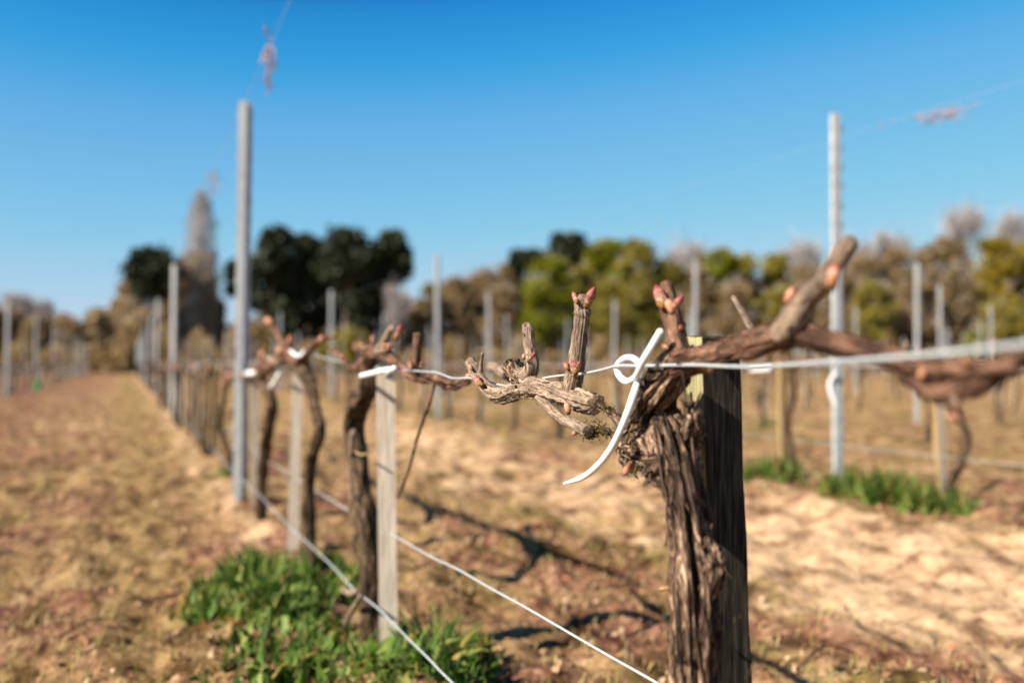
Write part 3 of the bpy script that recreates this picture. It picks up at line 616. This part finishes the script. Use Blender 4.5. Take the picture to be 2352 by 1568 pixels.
tie([P(830, 863, .495), P(860, 856, .488), P(892, 849, .485), P(908, 852, .487), P(912, 864, .50), P(902, 870, .505), P(890, 864, .50), P(893, 853, .485), P(906, 846, .478)], .0058, 'white plastic tie knotted across the top of the pale stake')
tie([P(668, 806, .50), P(680, 816, .495), P(692, 816, .495), P(698, 806, .50)], .0055, 'white tie bent in a V on the third vine head')
tie([P(622, 888, .50), P(632, 876, .495), P(640, 860, .495)], .008, 'short white tie end slanting under the third vine head')
tie([P(566, 860, .50), P(574, 856, .495), P(584, 858, .495)], .012, 'white tie end seen end-on right of the tall left post')
tie([P(1725, 850, 3.3), P(1750, 848, 3.3), P(1770, 846, 3.32)], .010, 'white tie on the ochre stake behind the main vine')
tie([P(1919, 858, 3.36), P(1906, 880, 3.35), P(1910, 905, 3.36), P(1920, 930, 3.38)], .010, 'white tie bulging from the right-hand steel post')

# dry peg hooked on the low wire
mb = MB(); a = [P(828, 1368, .492), P(806, 1405, .488), P(786, 1450, .485)]; limb(mb, a, [.0055]*3, segs=10, step=.01, rough=.1)
limb(mb, [P(788, 1352, .495), P(806, 1362, .488), P(820, 1358, .495)], [.006, .008, .006], segs=8, step=.006, rough=.3)
tag(mb.build('dry_cane_piece', [M['stub'], M['cut']], None, a[0], loc=a[0]), 'short pale dry cane hanging from the lowest wire above the weeds', 'twig')

# ------------------------------------------------------------------ stakes along the rows
gk = [M['stake_grey'], M['stake_tan']]; tk = [M['stake_tan'], M['stake_tan']]
ps = stake('s', 0, 0, -.2, .655, .042, .036, None, (.012, .004), 9, .003).build('wooden_stake', gk, loc=(.555, P(885, 836, .555).y, 0), smooth=False); ps.rotation_euler = (0, 0, R(-13))
tag(ps, 'pale grey square wooden stake standing in the weeds at lower left of centre', 'stake', 'wooden vine stakes')
s_proto = [stake('s', 0, 0, -.2, .62+.02*i, .038, .034, None, (.01*(i-1), .004*i), 12+i, .003, 6).build('wooden_stake', m, loc=(0, 0, 0), smooth=False) for i, m in enumerate((gk, tk, gk))]
s_used = [False]*3
def put_stake(i, x, y, label, group='wooden vine stakes'):
    o = s_proto[i]
    if s_used[i]: o = o.copy(); COL.objects.link(o)
    s_used[i] = True; o.location = (x, y, hgt(x, y)*.4); o.rotation_euler = (R(rnd.uniform(-2.5, 2.5)), R(rnd.uniform(-2, 2)), R(rnd.uniform(-12, 12)))
    tag(o, label, 'stake', group); return o
put_stake(0, .56, P(680, 836, .56).y, 'grey wooden stake beside the third vine, left of its thin bowed trunk').rotation_euler = (0, R(.6), R(-9))
put_stake(2, .56, P(583, 836, .56).y, 'grey wooden stake directly behind the tall left post').rotation_euler = (0, 0, 0)
put_stake(1, 3.36, 4.57, 'ochre wooden stake visible between the main stake and the right-hand post').rotation_euler = (0, R(-1.2), 0)

# ------------------------------------------------------------------ generic vines
def proto_vine(seed, detail):
    rr = random.Random(seed); v = thing('grapevine', (0, 0, 0), 'x', 'grapevine'); o = (0, 0, 0)
    def V(x, y, z): return Vector((x, y, z))
    H = rr.uniform(.56, .63); bx = rr.uniform(-.05, .05); by = rr.uniform(-.09, .09)
    tp = [V(0, 0, -.05), V(rr.uniform(-.02, .02), by*.5, .12), V(bx, by, .30), V(bx*.6, by*.3-.02, .46), V(rr.uniform(-.01, .01), 0, H)]
    tr = [.026, .021, .018, .017, .022]; arms = []; spurs = []; buds = []
    for s in (-1, 1):
        Lr = rr.uniform(.28, .42); a = [V(0, 0, H-.01), V(0, s*.08, H+rr.uniform(0, .03)), V(rr.uniform(-.02, .02), s*Lr*.55, H+rr.uniform(-.02, .03)), V(0, s*Lr, H+rr.uniform(-.02, .02))]
        arms.append((a, [.02, .014, .011, .007]))
        for q in range(rr.choice((2, 3))):
            t = .1+(q+.3)*Lr/3.1; p = V(0, s*t, H+.012); h = rr.uniform(.05, .12); d = V(rr.uniform(-.03, .03), rr.uniform(-.04, .04), h)
            spurs.append(([p, p+d*.5, p+d], [.009, .0075, .007])); buds.append((p+d*.9, V(rr.uniform(-1, 1), rr.uniform(-1, 1), 1), .020, .006)); buds.append((p+d*.35, V(rr.uniform(-1, 1), rr.uniform(-1, 1), .6), .014, .005))
    if detail:
        mb = MB(); C, Rr = limb(mb, tp, tr, segs=14, step=.02, rough=.3, lng=9, seed=seed, lump=.3); flakes(mb, C, Rr, 16, .04, .005, .006, seed); mb.build('trunk', [M['farbark'], M['cut']], v)
        for a, r_ in arms: mb = MB(); limb(mb, a, r_, segs=10, step=.015, rough=.3, seed=seed, lump=.4); mb.build('arm', C2, v)
        for i, (a, r_) in enumerate(spurs):
            mb = MB(); limb(mb, a, r_, segs=8, step=.02, rough=.1, seed=i, cut=True); so = mb.build('spur', S2, v)
            for q in (0, 1): mb = MB(); bud_mesh(mb, *buds[2*i+q], i, 8); mb.build('bud', M['bud_orange'], so)
        return v
    bpy.data.objects.remove(v); mb = MB(); limb(mb, tp, tr, segs=6, step=.08, seed=seed)
    for a, r_ in arms+spurs: limb(mb, a, r_, segs=5, step=.08, seed=seed)
    return mb
near_v = [proto_vine(100+i, True) for i in range(4)]; nv_used = [False]*4
far_mb = [proto_vine(200+i, False) for i in range(5)]
def copy_tree(o, parent=None):
    c = o.copy(); COL.objects.link(c)
    if parent: c.parent = parent
    for ch in list(o.children): copy_tree(ch, c)
    return c
far_v = [None]*5; far_me = [None]*5
vines = []
VS = {0: (6.0, 1.22), 1: (3.42, 1.06)}
for k in range(-8, 26):
    X = ROW0+ROWD*k; y0, dy = VS.get(k, (1+rnd.random(), 1.15)); n = 0
    y = y0
    while y < 68:
        x = X+rnd.uniform(-.04, .04)
        if inview(x, y, 100): vines.append((math.hypot(x, y), k, n, x, y))
        y += dy; n += 1
vines.sort()
rest = []; cnt = 0; nr = {}
for (d, k, n, x, y) in vines:
    if rnd.random() < .04 and d > 9: continue
    q = nr[k] = nr.get(k, 0)+1
    if cnt >= 290: rest.append((x, y)); continue
    cnt += 1; z = hgt(x, y)*.5; rz = rnd.choice((0, math.pi))+R(rnd.uniform(-6, 6)); sc = rnd.uniform(.93, 1.07)
    if k == 0: lab = '%s old grapevine down the nearest row behind the tall left post' % ordn[q-1]
    elif k < 0: lab = 'blurred grapevine, %s from the front in the %s row left of the path' % (ordn[q-1], ordn[-k-1])
    else: lab = '%s grapevine from the front in the %s trellis row right of the nearest one' % (ordn[q-1], ordn[k-1])
    grp = 'grapevines left of the path' if k < 0 else ('grapevines of the nearest row' if k == 0 else 'grapevines of the %s row to the right' % ordn[min(k-1, 19)])
    if d < 14.5 or (k == 0 and d < 18):
        i = rnd.randrange(4); o = near_v[i] if not nv_used[i] else copy_tree(near_v[i]); nv_used[i] = True
    else:
        i = rnd.randrange(5)
        if far_v[i] is None: o = far_v[i] = far_mb[i].build('grapevine', M['farbark'], loc=(0, 0, 0))
        else: o = far_v[i].copy(); COL.objects.link(o)
    o.location = (x, y, z); o.rotation_euler = (0, 0, rz); o.scale = (sc, sc, sc); tag(o, lab, 'grapevine', grp)
    if not (k == 1 and 4.2 < y < 4.9):
        c2 = rnd.random()
        slab = lab.replace('old grapevine', 'wooden stake').replace('grapevine', 'wooden stake')
        put_stake(rnd.choice((0, 0, 2, 1)), x+.04, y+rnd.uniform(.03, .09), slab, grp.replace('grapevines', 'vine stakes'))
for i in range(4):
    if not nv_used[i]:
        for ch in list(near_v[i].children_recursive): bpy.data.objects.remove(ch)
        bpy.data.objects.remove(near_v[i])
# everything farther: one mass of distant vines and stakes
if rest:
    MBV = []; MF = []; nb = 0
    base_v = [(np.array(m.v), m.f) for m in far_mb]
    Vall = []; Fq = []
    for (x, y) in rest:
        V0, F0 = base_v[rnd.randrange(5)]; s = rnd.choice((1, -1)); Vall.append(V0*np.array([s, s, 1])+np.array([x, y, 0])); Fq += [tuple(i+nb for i in f) for f in F0]; nb += len(V0)
    me = bpy.data.meshes.new('distant_vines'); me.from_pydata(np.concatenate(Vall).tolist(), [], Fq); me.materials.append(M['farbark']); me.update()
    o = bpy.data.objects.new('distant_vines', me); COL.objects.link(o); tag(o, 'mass of blurred vines in the farthest rows before the trees', 'vines', kind='stuff')
    mb = MB()
    for (x, y) in rest: mb.box((x+.05, y+.06, .3), (.038, .034, .64))
    o = mb.build('distant_stakes', M['stake_grey'], smooth=False); tag(o, 'mass of pale stakes in the farthest rows before the trees', 'stakes', kind='stuff')

# green sleeve round a young vine, far left
c = G(88, 24.5); mb = MB(); n = 16
for i in range(n):
    a, b = 2*math.pi*i/n, 2*math.pi*(i+1)/n
    for r0, fl in ((.06, 1), (.055, -1)):
        q = [(r0*math.cos(a), r0*math.sin(a), -.02), (r0*math.cos(b), r0*math.sin(b), -.02), (r0*1.05*math.cos(b), r0*1.05*math.sin(b), .27), (r0*1.05*math.cos(a), r0*1.05*math.sin(a), .27)]
        mb.add(q, [(0, 1, 2, 3)[::fl]])
    q = [(.063*math.cos(a), .063*math.sin(a), .27), (.063*math.cos(b), .063*math.sin(b), .27), (.0578*math.cos(b), .0578*math.sin(b), .27), (.0578*math.cos(a), .0578*math.sin(a), .27)]; mb.add(q, [(0, 1, 2, 3)])
tag(mb.build('plant_sleeve', M['plastic_green'], loc=(c.x, c.y, hgt(c.x, c.y))), 'small green plastic sleeve round a young vine at far left', 'plant guard')

# ------------------------------------------------------------------ weeds
def weeds(c, rx, ry, n, ln, wd, label, seed, cat='weeds', rz=0, name='weed_patch', mt='weed', flat=.95, kk=.8):
    rng = np.random.default_rng(seed); m = max(3, n//16)
    t = rng.uniform(0, 2*np.pi, m); r = np.sqrt(rng.uniform(0, 1, m)); cx = r*np.cos(t)*rx; cy = r*np.sin(t)*ry
    i = rng.integers(0, m, n); sp_ = np.where(rng.uniform(size=n) < .2, 1.6, 1.0); bx = cx[i]+rng.normal(size=n)*.022*sp_; by = cy[i]+rng.normal(size=n)*.022*sp_; ct = rng.normal(size=m)*.13; cl = rng.uniform(.55, 1.25, m)
    ca, sa = math.cos(rz), math.sin(rz); X = c[0]+bx*ca-by*sa; Y = c[1]+bx*sa+by*ca
    Z = np.array([hgt(a, b)-.004 for a, b in zip(X, Y)]); prof = 1-.45*np.hypot(bx/rx, by/ry)
    V, F, rn = blades(np.stack([X, Y, Z], 1), ln*np.clip(prof, .3, 1)*cl[i], wd*rng.uniform(.5, 1.2, n), rng, flat, 4); rn = rn+np.tile(ct[i], 4)*.6
    V += rng.normal(size=(len(V)//2, 3)).repeat(2, 0)*.003; rn = np.clip(rn*.95+rng.uniform(-.02, .06, len(rn)), 0, 1)
    o0 = np.array([c[0], c[1], 0.]); o = npmesh(name, V-o0, F, rn, M[mt], loc=(c[0], c[1], 0), smooth=True); tag(o, label, cat); return o
def gp(px, py):      # ground point seen at a pixel
    d = ray(px, py); return Vector((0, 0, CAMZ))+d*(CAMZ/-d.z)
c = gp(600, 1362); weeds((c.x, c.y), .20, .44, 900, .125, .019, 'big bushy green weed clump at lower left of the pale stake', 1)
c = gp(640, 1480); weeds((c.x, c.y), .16, .16, 260, .08, .016, 'loose green weeds linking the bushy clump to the bottom leafy patch', 13)
c = gp(770, 1560); weeds((c.x, c.y), .30, .22, 560, .08, .020, 'leafy green weeds spreading at the bottom edge left of the pale stake', 2)
c = gp(985, 1530); weeds((c.x, c.y), .15, .26, 520, .13, .020, 'green weeds with reddish leaves right of the foot of the pale stake', 3)
c = gp(730, 1330); weeds((c.x, c.y), .10, .22, 220, .09, .012, 'small shaded weed clump between the third vine and the pale stake', 12)
c = gp(1850, 1085); weeds((3.25, 4.55), .16, .25, 420, .16, .012, 'green grass clump left of the foot of the right-hand steel post', 4)
weeds((3.22, 3.62), .15, .44, 1200, .18, .013, 'long green grass clump right of the right-hand steel post', 5)
weeds((3.2, 5.25), .12, .2, 120, .10, .010, 'thin dull grass tuft behind the main stake at row foot', 6, mt='straw')
weeds((.55, 6.1), .1, .2, 160, .10, .012, 'dark grass tuft at the foot of the nearest row behind the tall left post', 7)
for i in range(16):
    r7 = random.Random(50+i); x = ROW0+ROWD*r7.choice((1, 1, 2, 2, 3, 4))+r7.uniform(-.15, .15); y = r7.uniform(6, 24)
    weeds((x, y), .15, .3, 90, .12, .012, '%s dull grass tuft under the trellis rows right of the main stake' % ordn[i], 60+i, mt='straw' if i % 2 else 'weed')['group'] = 'grass tufts under the trellis rows'
# fallen prunings
for (px_, py_, dx, dy, lb) in ((1110, 1450, .05, -.10, 'thin dark fallen twig lying in the shade right of the pale stake'), (1900, 1470, .22, .06, 'fallen cane piece on the pale sand right of the main stake'), (200, 1420, .12, .16, 'fallen cane piece on the grassy path at lower left')):
    c = gp(px_, py_); a = [Vector((c.x-dx*.5, c.y-dy*.5, hgt(c.x-dx*.5, c.y-dy*.5)+.008)), Vector((c.x, c.y+.01, hgt(c.x, c.y)+.016)), Vector((c.x+dx*.5, c.y+dy*.5, hgt(c.x+dx*.5, c.y+dy*.5)+.008))]
    mb = MB(); limb(mb, a, [.004, .0035, .0025], segs=8, step=.01, rough=.2); tag(mb.build('fallen_twig', [M['cane'], M['cut']], None, a[1], loc=a[1]), lb, 'twig')
# short dry grass and leaf litter over the whole near field
rng = np.random.default_rng(9)
def scatter(n, ymax, dens):
    out = []
    while len(out) < n:
        d = rng.uniform(0, 1)**1.6*ymax+1.0; lat = rng.uniform(-.62, .62)*d; p = Vector((math.sin(YAW)*d+math.cos(YAW)*lat, math.cos(YAW)*d-math.sin(YAW)*lat))
        if rng.uniform() < dens(p.x, p.y): out.append((p.x, p.y, hgt(p.x, p.y)))
    return np.array(out)
def dl(x, y):
    b = .25+.75*max(0, 1-abs(x-1.35)/.7) if .4 < x < 3.2 else .45
    return b*(.3+1.1*max(0, noise.noise((x*2.1, y*1.6, 4))+.35))
C0 = scatter(9000, 13, dl); C0[:, 2] += .004; V, F = quads(C0, .013, rng, .55); V[:, 2] = np.maximum(V[:, 2], np.repeat(C0[:, 2], 4)-.003)
o = npmesh('leaf_litter', V, F, rng.uniform(0, 1, len(F)), M['litter'], loc=(0, 0, 0)); tag(o, 'dry vine leaves and bark scraps littering the soil', 'leaf litter', kind='stuff')
def dg(x, y):
    b = .12 if 1.9 < x < 3.2 else (.8 if -1.9 < x < .3 else .5)
    return b*(.1+1.7*max(0, noise.noise((x*1.1, y*.5, 14))+.22))
C1 = scatter(24000, 24, dg); V, F, rn = blades(C1, .035, .0035, rng, 1.0, 2)
hh = np.array([noise.noise((p[0]*.8, p[1]*.3, 3)) for p in C1]); hh = np.tile(hh, 2); rn = np.clip(rn*.75+.35-hh*.8, 0, 1)
o = npmesh('short_grass', V, F, rn, M['straw'], loc=(0, 0, 0)); tag(o, 'short half-dry grass growing in the alleys', 'grass', kind='stuff')

# ------------------------------------------------------------------ trees beyond the field
def tree(px, ytop, hw, depth, kind, label, seed, base_y=None, name='tree', n=None):
    rng = np.random.default_rng(seed); rr = random.Random(seed); c = G(px, depth, 0); s = FPX/depth
    H = (836-ytop)/s+CAMZ; W = hw/s; c.z = 0; v = thing(name, c, label, 'tree', 'trees beyond the vineyard')
    cb = H*.06 if base_y is None else max(.3, (836-base_y)/s+CAMZ)
    mb = MB(); tr = .02*H+.05
    top = Vector((rr.uniform(-.1, .1)*W, rr.uniform(-.1, .1)*W, H*.86)); limb(mb, [Vector((0, 0, -.2)), Vector((rr.uniform(-.05, .05)*H*.3, 0, H*.35)), top], [tr, tr*.7, tr*.15], segs=8, step=1.0)
    nb = 9
    for i in range(nb):
        z = cb+(H*.8-cb)*i/nb; a = rr.uniform(0, 6.28); l = W*(.8 if kind != 'poplar' else .5); 
        limb(mb, [Vector((0, 0, z)), Vector((math.cos(a)*l*.5, math.sin(a)*l*.5, z+H*.05)), Vector((math.cos(a)*l, math.sin(a)*l, z+H*(.12 if kind != 'poplar' else .2)))], [tr*.35, tr*.22, tr*.06], segs=5, step=1.5)
    mb.build('trunk', (M['palebark'] if kind in ('poplar', 'grey') else M['trunk']), v)
    D = W*.9
    if kind == 'poplar':
        n = n or 3800; u = rng.uniform(0, 1, n)**.72; z = .3+u*(H-.4); ir = np.array([1+.35*noise.noise((t*7, 2.2, seed)) for t in u]); r = W*ir*np.minimum(1, np.sqrt(np.maximum(0, 1-u)*5.5))*(1.1-.2*u)*rng.uniform(0, 1, n)**.5*(1+.15*rng.normal(size=n)); a = rng.uniform(0, 2*np.pi, n)
        Cc = np.stack([r*np.cos(a), r*np.sin(a), z], 1); dirs = np.stack([np.cos(a)*.2, np.sin(a)*.2, np.ones(n)], 1); V, F = quads(Cc, .42, rng, .06, 0, dirs)
        npmesh('crown', V, F, rng.uniform(0, 1, len(F)), M['grey'], v)
        m = (z < H*.66); V, F = quads(Cc[m][:1700]*np.array([.85, .85, 1]), .3, rng, .26, 0, dirs[m][:1700]); npmesh('crown', V, F, rng.uniform(0, 1, len(F)), M['amber'], v); return v
    if kind == 'grey':
        n = n or 2000; lb = [(0, 0, (H+cb)/2, .72, (H-cb)/2)]+[(rr.uniform(-.55, .55), rr.uniform(-.5, .5), rr.uniform(cb+.3*(H-cb), H*.9), rr.uniform(.3, .5), 0) for _ in range(7)]
        lb = np.array([(x*W, y*W, z, r*W, (zz or r*W*1.1)) for x, y, z, r, zz in lb]); k = rng.integers(0, len(lb), n); q = lb[k]
        t = rng.normal(size=(n, 3)); t /= np.linalg.norm(t, axis=1)[:, None]; r = rng.uniform(.1, 1, n)**.5*(1+.2*rng.normal(size=n))
        Cc = q[:, :3]+t*r[:, None]*q[:, [3, 3, 4]]; Cc[:, 2] = np.clip(Cc[:, 2], .3, H*1.03); dirs = t*.6+np.array([0, 0, .8]); V, F = quads(Cc, .55, rng, .045, 0, dirs)
        npmesh('crown', V, F, rng.uniform(0, 1, len(F)), M['grey'], v); return v
    # leafy or needled crowns: many clumps on an uneven set of lobes
    nl = 22 if kind != 'pine' else 13; lobes = []
    for i in range(nl):
        z = cb+(H-cb)*((i+.5)/nl); u = (z-cb)/(H-cb); rad = W*(math.sin(min(1, max(0, (u*.8+.16)))*math.pi)**.6); a = rr.uniform(0, 6.28); off = rad*rr.uniform(.25, .78)
        if kind == 'pine': rs = W*rr.uniform(.34, .52)
        else: rs = W*rr.uniform(.22, .44)
        lobes.append((math.cos(a)*off, math.sin(a)*off, min(z, H-rs*.8), rs))
    lobes.append((0, 0, H-W*.38, W*.38)); lobes.append((W*.45, 0, (H+cb)/2, W*.5)); lobes.append((-W*.45, 0, (H+cb)/2, W*.5))
    n = n or {'pine': 9000, 'brown': 6000}.get(kind, 6000); k = rng.integers(0, len(lobes), n); Lb = np.array(lobes)[k]
    t = rng.normal(size=(n, 3)); t /= np.linalg.norm(t, axis=1)[:, None]; r = rng.uniform(.3, 1.05, n)**.6*(1+(.26 if kind == 'pine' else .42)*rng.normal(size=n))
    Cc = Lb[:, :3]+t*(Lb[:, 3]*r)[:, None]*np.array([1, 1, .8]); Cc[:, 2] = np.maximum(Cc[:, 2], .15)
    V, F = quads(Cc, {'pine': .24, 'brown': .26}.get(kind, .24), rng, {'brown': .36, 'pine': .6}.get(kind, .6))
    tone = rng.uniform(0, 1, n)*.6+(Lb[:, 3]*977 % 1)*.4
    npmesh('crown', V, F, tone, M[kind], v)
    if kind in ('brown', 'olive', 'amber', 'yellow', 'green'):
        m = 240 if kind == 'brown' else 110; k = rng.integers(0, len(lobes), m); Lb = np.array(lobes)[k]; t = rng.normal(size=(m, 3)); t[:, 2] = np.abs(t[:, 2])+.3; t /= np.linalg.norm(t, axis=1)[:, None]
        V, F = quads(Lb[:, :3]+t*(Lb[:, 3]*rng.uniform(.9, 1.35, m))[:, None], .6, rng, .05, 0, t*.8+np.array([0, 0, .6])); npmesh('twigs', V, F, rng.uniform(0, 1, m), M['grey'], v)
    return v
TR = [(-45, 672, 60, 88, 'grey', 760), (-30, 705, 60, 84, 'brown', None), (30, 712, 55, 86, 'brown', None), (35, 676, 45, 98, 'grey', 760), (90, 725, 45, 84, 'brown', None), (92, 690, 30, 98, 'grey', 760), (140, 728, 40, 90, 'brown', None),
 (168, 735, 40, 84, 'brown', None), (222, 712, 36, 84, 'amber', None), (150, 722, 30, 96, 'amber', None), (205, 775, 20, 76, 'pine', None), (262, 712, 40, 92, 'amber', None), (305, 640, 42, 88, 'brown', None),
 (345, 572, 66, 84, 'pine', 670), (300, 735, 42, 78, 'brown', None), (285, 650, 34, 90, 'brown', None), (370, 640, 34, 94, 'brown', None), (300, 700, 44, 86, 'amber', None), (400, 610, 34, 88, 'brown', None), (335, 715, 44, 82, 'amber', None), (500, 690, 24, 92, 'brown', None), (325, 790, 24, 74, 'pine', None), (460, 438, 40, 86, 'poplar', None), (478, 622, 25, 90, 'amber', None), (425, 590, 24, 90, 'amber', None),
 (625, 520, 68, 80, 'pine', 720), (560, 590, 40, 92, 'pine', 680), (708, 542, 64, 84, 'pine', 730), (795, 526, 74, 78, 'pine', 700), (770, 590, 80, 82, 'pine', 790), (898, 530, 46, 80, 'pine', 640), (860, 560, 50, 84, 'pine', 730), (670, 600, 70, 88, 'pine', 770), (640, 680, 60, 92, 'brown', None), (590, 740, 50, 76, 'brown', None), (720, 710, 60, 90, 'brown', None), (850, 690, 60, 90, 'pine', None), (912, 640, 34, 76, 'grey', 780), (905, 690, 50, 86, 'brown', None), (800, 760, 60, 74, 'olive', None),
 (975, 690, 50, 84, 'brown', None), (1000, 655, 40, 90, 'olive', None), (1050, 640, 62, 88, 'brown', None), (1110, 618, 60, 90, 'brown', None), (1150, 660, 60, 80, 'brown', None), (1175, 602, 60, 94, 'brown', None), (1212, 576, 46, 90, 'pine', 610), (1308, 538, 50, 88, 'pine', 620), (1270, 592, 62, 80, 'green', None), (1240, 640, 45, 76, 'green', None), (1340, 610, 50, 84, 'olive', None), (1400, 556, 58, 86, 'green', 640), (1400, 640, 66, 78, 'olive', None), (1468, 550, 60, 84, 'olive', None), (1430, 600, 55, 90, 'brown', None),
 (1560, 536, 66, 92, 'grey', 660), (1525, 598, 60, 84, 'olive', None), (1600, 620, 60, 84, 'brown', None), (1655, 574, 36, 84, 'green', 660), (1620, 590, 36, 88, 'olive', None), (1705, 588, 58, 84, 'olive', None), (1690, 650, 60, 76, 'brown', None), (1780, 586, 56, 86, 'olive', None), (1850, 606, 60, 84, 'brown', None), (1800, 660, 60, 76, 'olive', None), (1840, 530, 70, 100, 'grey', 640),
 (1950, 540, 66, 98, 'grey', 640), (1930, 622, 60, 80, 'brown', None), (1990, 588, 60, 86, 'brown', None), (2060, 570, 60, 86, 'brown', None), (2040, 520, 60, 98, 'grey', 640), (2010, 650, 60, 76, 'olive', None), (2110, 640, 60, 78, 'brown', None), (2130, 566, 60, 88, 'brown', None), (2215, 446, 74, 92, 'grey', 620), (2180, 545, 60, 88, 'brown', None), (2200, 620, 60, 80, 'brown', None), (2290, 548, 76, 82, 'yellow', None), (2235, 765, 26, 72, 'green', None), (2340, 470, 66, 94, 'grey', 620), (2370, 560, 66, 84, 'yellow', None), (2300, 700, 60, 74, 'olive', None), (2440, 520, 70, 88, 'brown', None), (2500, 560, 70, 86, 'olive', None), (-110, 690, 70, 86, 'brown', None)]
kn = {'pine': 'dark pine', 'grey': 'bare grey-twigged tree', 'brown': 'brown budding tree', 'amber': 'amber budding tree', 'olive': 'olive green tree', 'green': 'fresh green spring tree', 'yellow': 'yellow-green tree', 'poplar': 'tall slim bare poplar'}
special = {345: 'rounded dark pine left of the tall bare poplar', 460: 'tall slim bare poplar standing above the other trees at left', 1308: 'dark round-headed pine topping the right-hand wood', 1212: 'flat-topped dark pine left of the round-headed pine', 898: 'dark pine at the right end of the left pine group', 2215: 'tallest bare grey tree above the wood at right', 205: 'small dark conifer in the far left treeline', 2235: 'small bright green bush at the foot of the right-hand wood', 222: 'amber budding tree in the far left treeline', 1270: 'bright green spring tree just below the round-headed pine'}
def pos(px):
    for a, t in ((270, 'at far left'), (540, 'around the tall poplar'), (950, 'in the pine group'), (1220, 'on the centre slope'), (1500, 'near the round-headed pine'), (1900, 'behind the main stake'), (2150, 'right of the right-hand post'), (9999, 'at the wood\'s right end')):
        if px < a: return t
seen = {}
for i, (px, yt, hw, dp, kd, by) in enumerate(TR):
    b = '%s %s' % (kn[kd], pos(px)); seen.setdefault(b, []).append(i)
for i, (px, yt, hw, dp, kd, by) in enumerate(TR):
    b = '%s %s' % (kn[kd], pos(px)); g_ = sorted(seen[b], key=lambda q: TR[q][0]); 
    lab = special.get(px) if (px in special and (px != 898 or kd == 'pine')) else (b if len(g_) == 1 else '%s from left of the %ss %s' % (ordn[g_.index(i)], kn[kd], pos(px)))
    tree(px, yt, hw, dp, kd, lab, 300+i, by, {'pine': 'pine_tree', 'poplar': 'poplar_tree', 'grey': 'bare_tree'}.get(kd, 'broadleaf_tree'))
# a farther belt of the same wood, too mixed and far to count
rng = np.random.default_rng(78); n = 52000; px = np.where(rng.uniform(size=n) < .14, rng.uniform(-260, 560, n), rng.uniform(930, 2620, n)); dp = rng.uniform(98, 112, n)
prof = np.interp(px, [-260, 0, 120, 240, 330, 540, 560, 930, 990, 1100, 1250, 1500, 1700, 1900, 2100, 2300, 2620], [712, 715, 740, 745, 775, 790, 800, 760, 700, 655, 640, 622, 645, 650, 628, 610, 600])
top = (836-prof)/(FPX/105)+.6+np.array([noise.noise((p*.02, 5, 2))*1.6+noise.noise((p*.06, 8, 2)) for p in px]); a = (px-1176)/FPX; u = rng.uniform(0, 1, n)**.7
Cc = np.stack([math.sin(YAW)*dp+math.cos(YAW)*a*dp, math.cos(YAW)*dp-math.sin(YAW)*a*dp, u*top], 1); V, F = quads(Cc, .33, rng, .5)
tone = np.array([noise.noise((p*.011, t*.12, 3)) for p, t in zip(px, Cc[:, 2])])
for nm, mk, sel, lb in (('distant_brown_wood', 'brown', tone < -.12, 'far belt of brown budding woodland filling between the nearer trees'), ('distant_green_wood', 'olive', tone >= -.12, 'far belt of olive green woodland filling between the nearer trees')):
    i4 = np.repeat(sel, 4); Vn = V[i4]; o = npmesh(nm, Vn, np.arange(len(Vn)).reshape(-1, 4), rng.uniform(0, 1, sel.sum()), M[mk], loc=(0, 0, 0)); tag(o, lb, 'woodland', kind='stuff')
# low scrub closing the foot of the wood
rng = np.random.default_rng(77); n = 34000; px = rng.uniform(-250, 2600, n); dp = rng.uniform(73, 84, n); top = 1.3+2.6*np.array([abs(noise.noise((p*.012, 1, 2))) for p in px])*1.6
a = (px-1176)/FPX; Cc = np.stack([math.sin(YAW)*dp+math.cos(YAW)*a*dp, math.cos(YAW)*dp-math.sin(YAW)*a*dp, rng.uniform(0, 1, n)*top], 1)
V, F = quads(Cc, .26, rng, .5); o = npmesh('undergrowth', V, F, rng.uniform(0, 1, n), M['brown'], loc=(0, 0, 0)); tag(o, 'tangled brown scrub along the foot of the wood', 'scrub', kind='stuff')
# low dark barn left of the tall post
c = G(525, 100, 0); bn = thing('barn', c, 'low dark barn roof between the poplar and the tall left post', 'barn'); bn.rotation_euler = (0, 0, -YAW+.1)
mb = MB(); mb.box((0, 0, 1.4), (7, 6, 2.8)); mb.build('wall', M['board'], bn, smooth=False)
mb = MB(); mb.add([(-3.8, -3.4, 2.7), (3.8, -3.4, 2.7), (3.8, 0, 4.6), (-3.8, 0, 4.6), (-3.8, 3.4, 2.7), (3.8, 3.4, 2.7), (-3.8, 0, 2.75), (3.8, 0, 2.75)], [(0, 1, 2, 3), (3, 2, 5, 4), (0, 3, 4), (1, 5, 2), (0, 4, 5, 1)]); mb.build('roof', M['roof'], bn, smooth=False)
mb = MB(); mb.box((1, -3.03, 1.1), (2.4, .08, 2.2)); mb.build('door', M['roof'], bn, smooth=False)
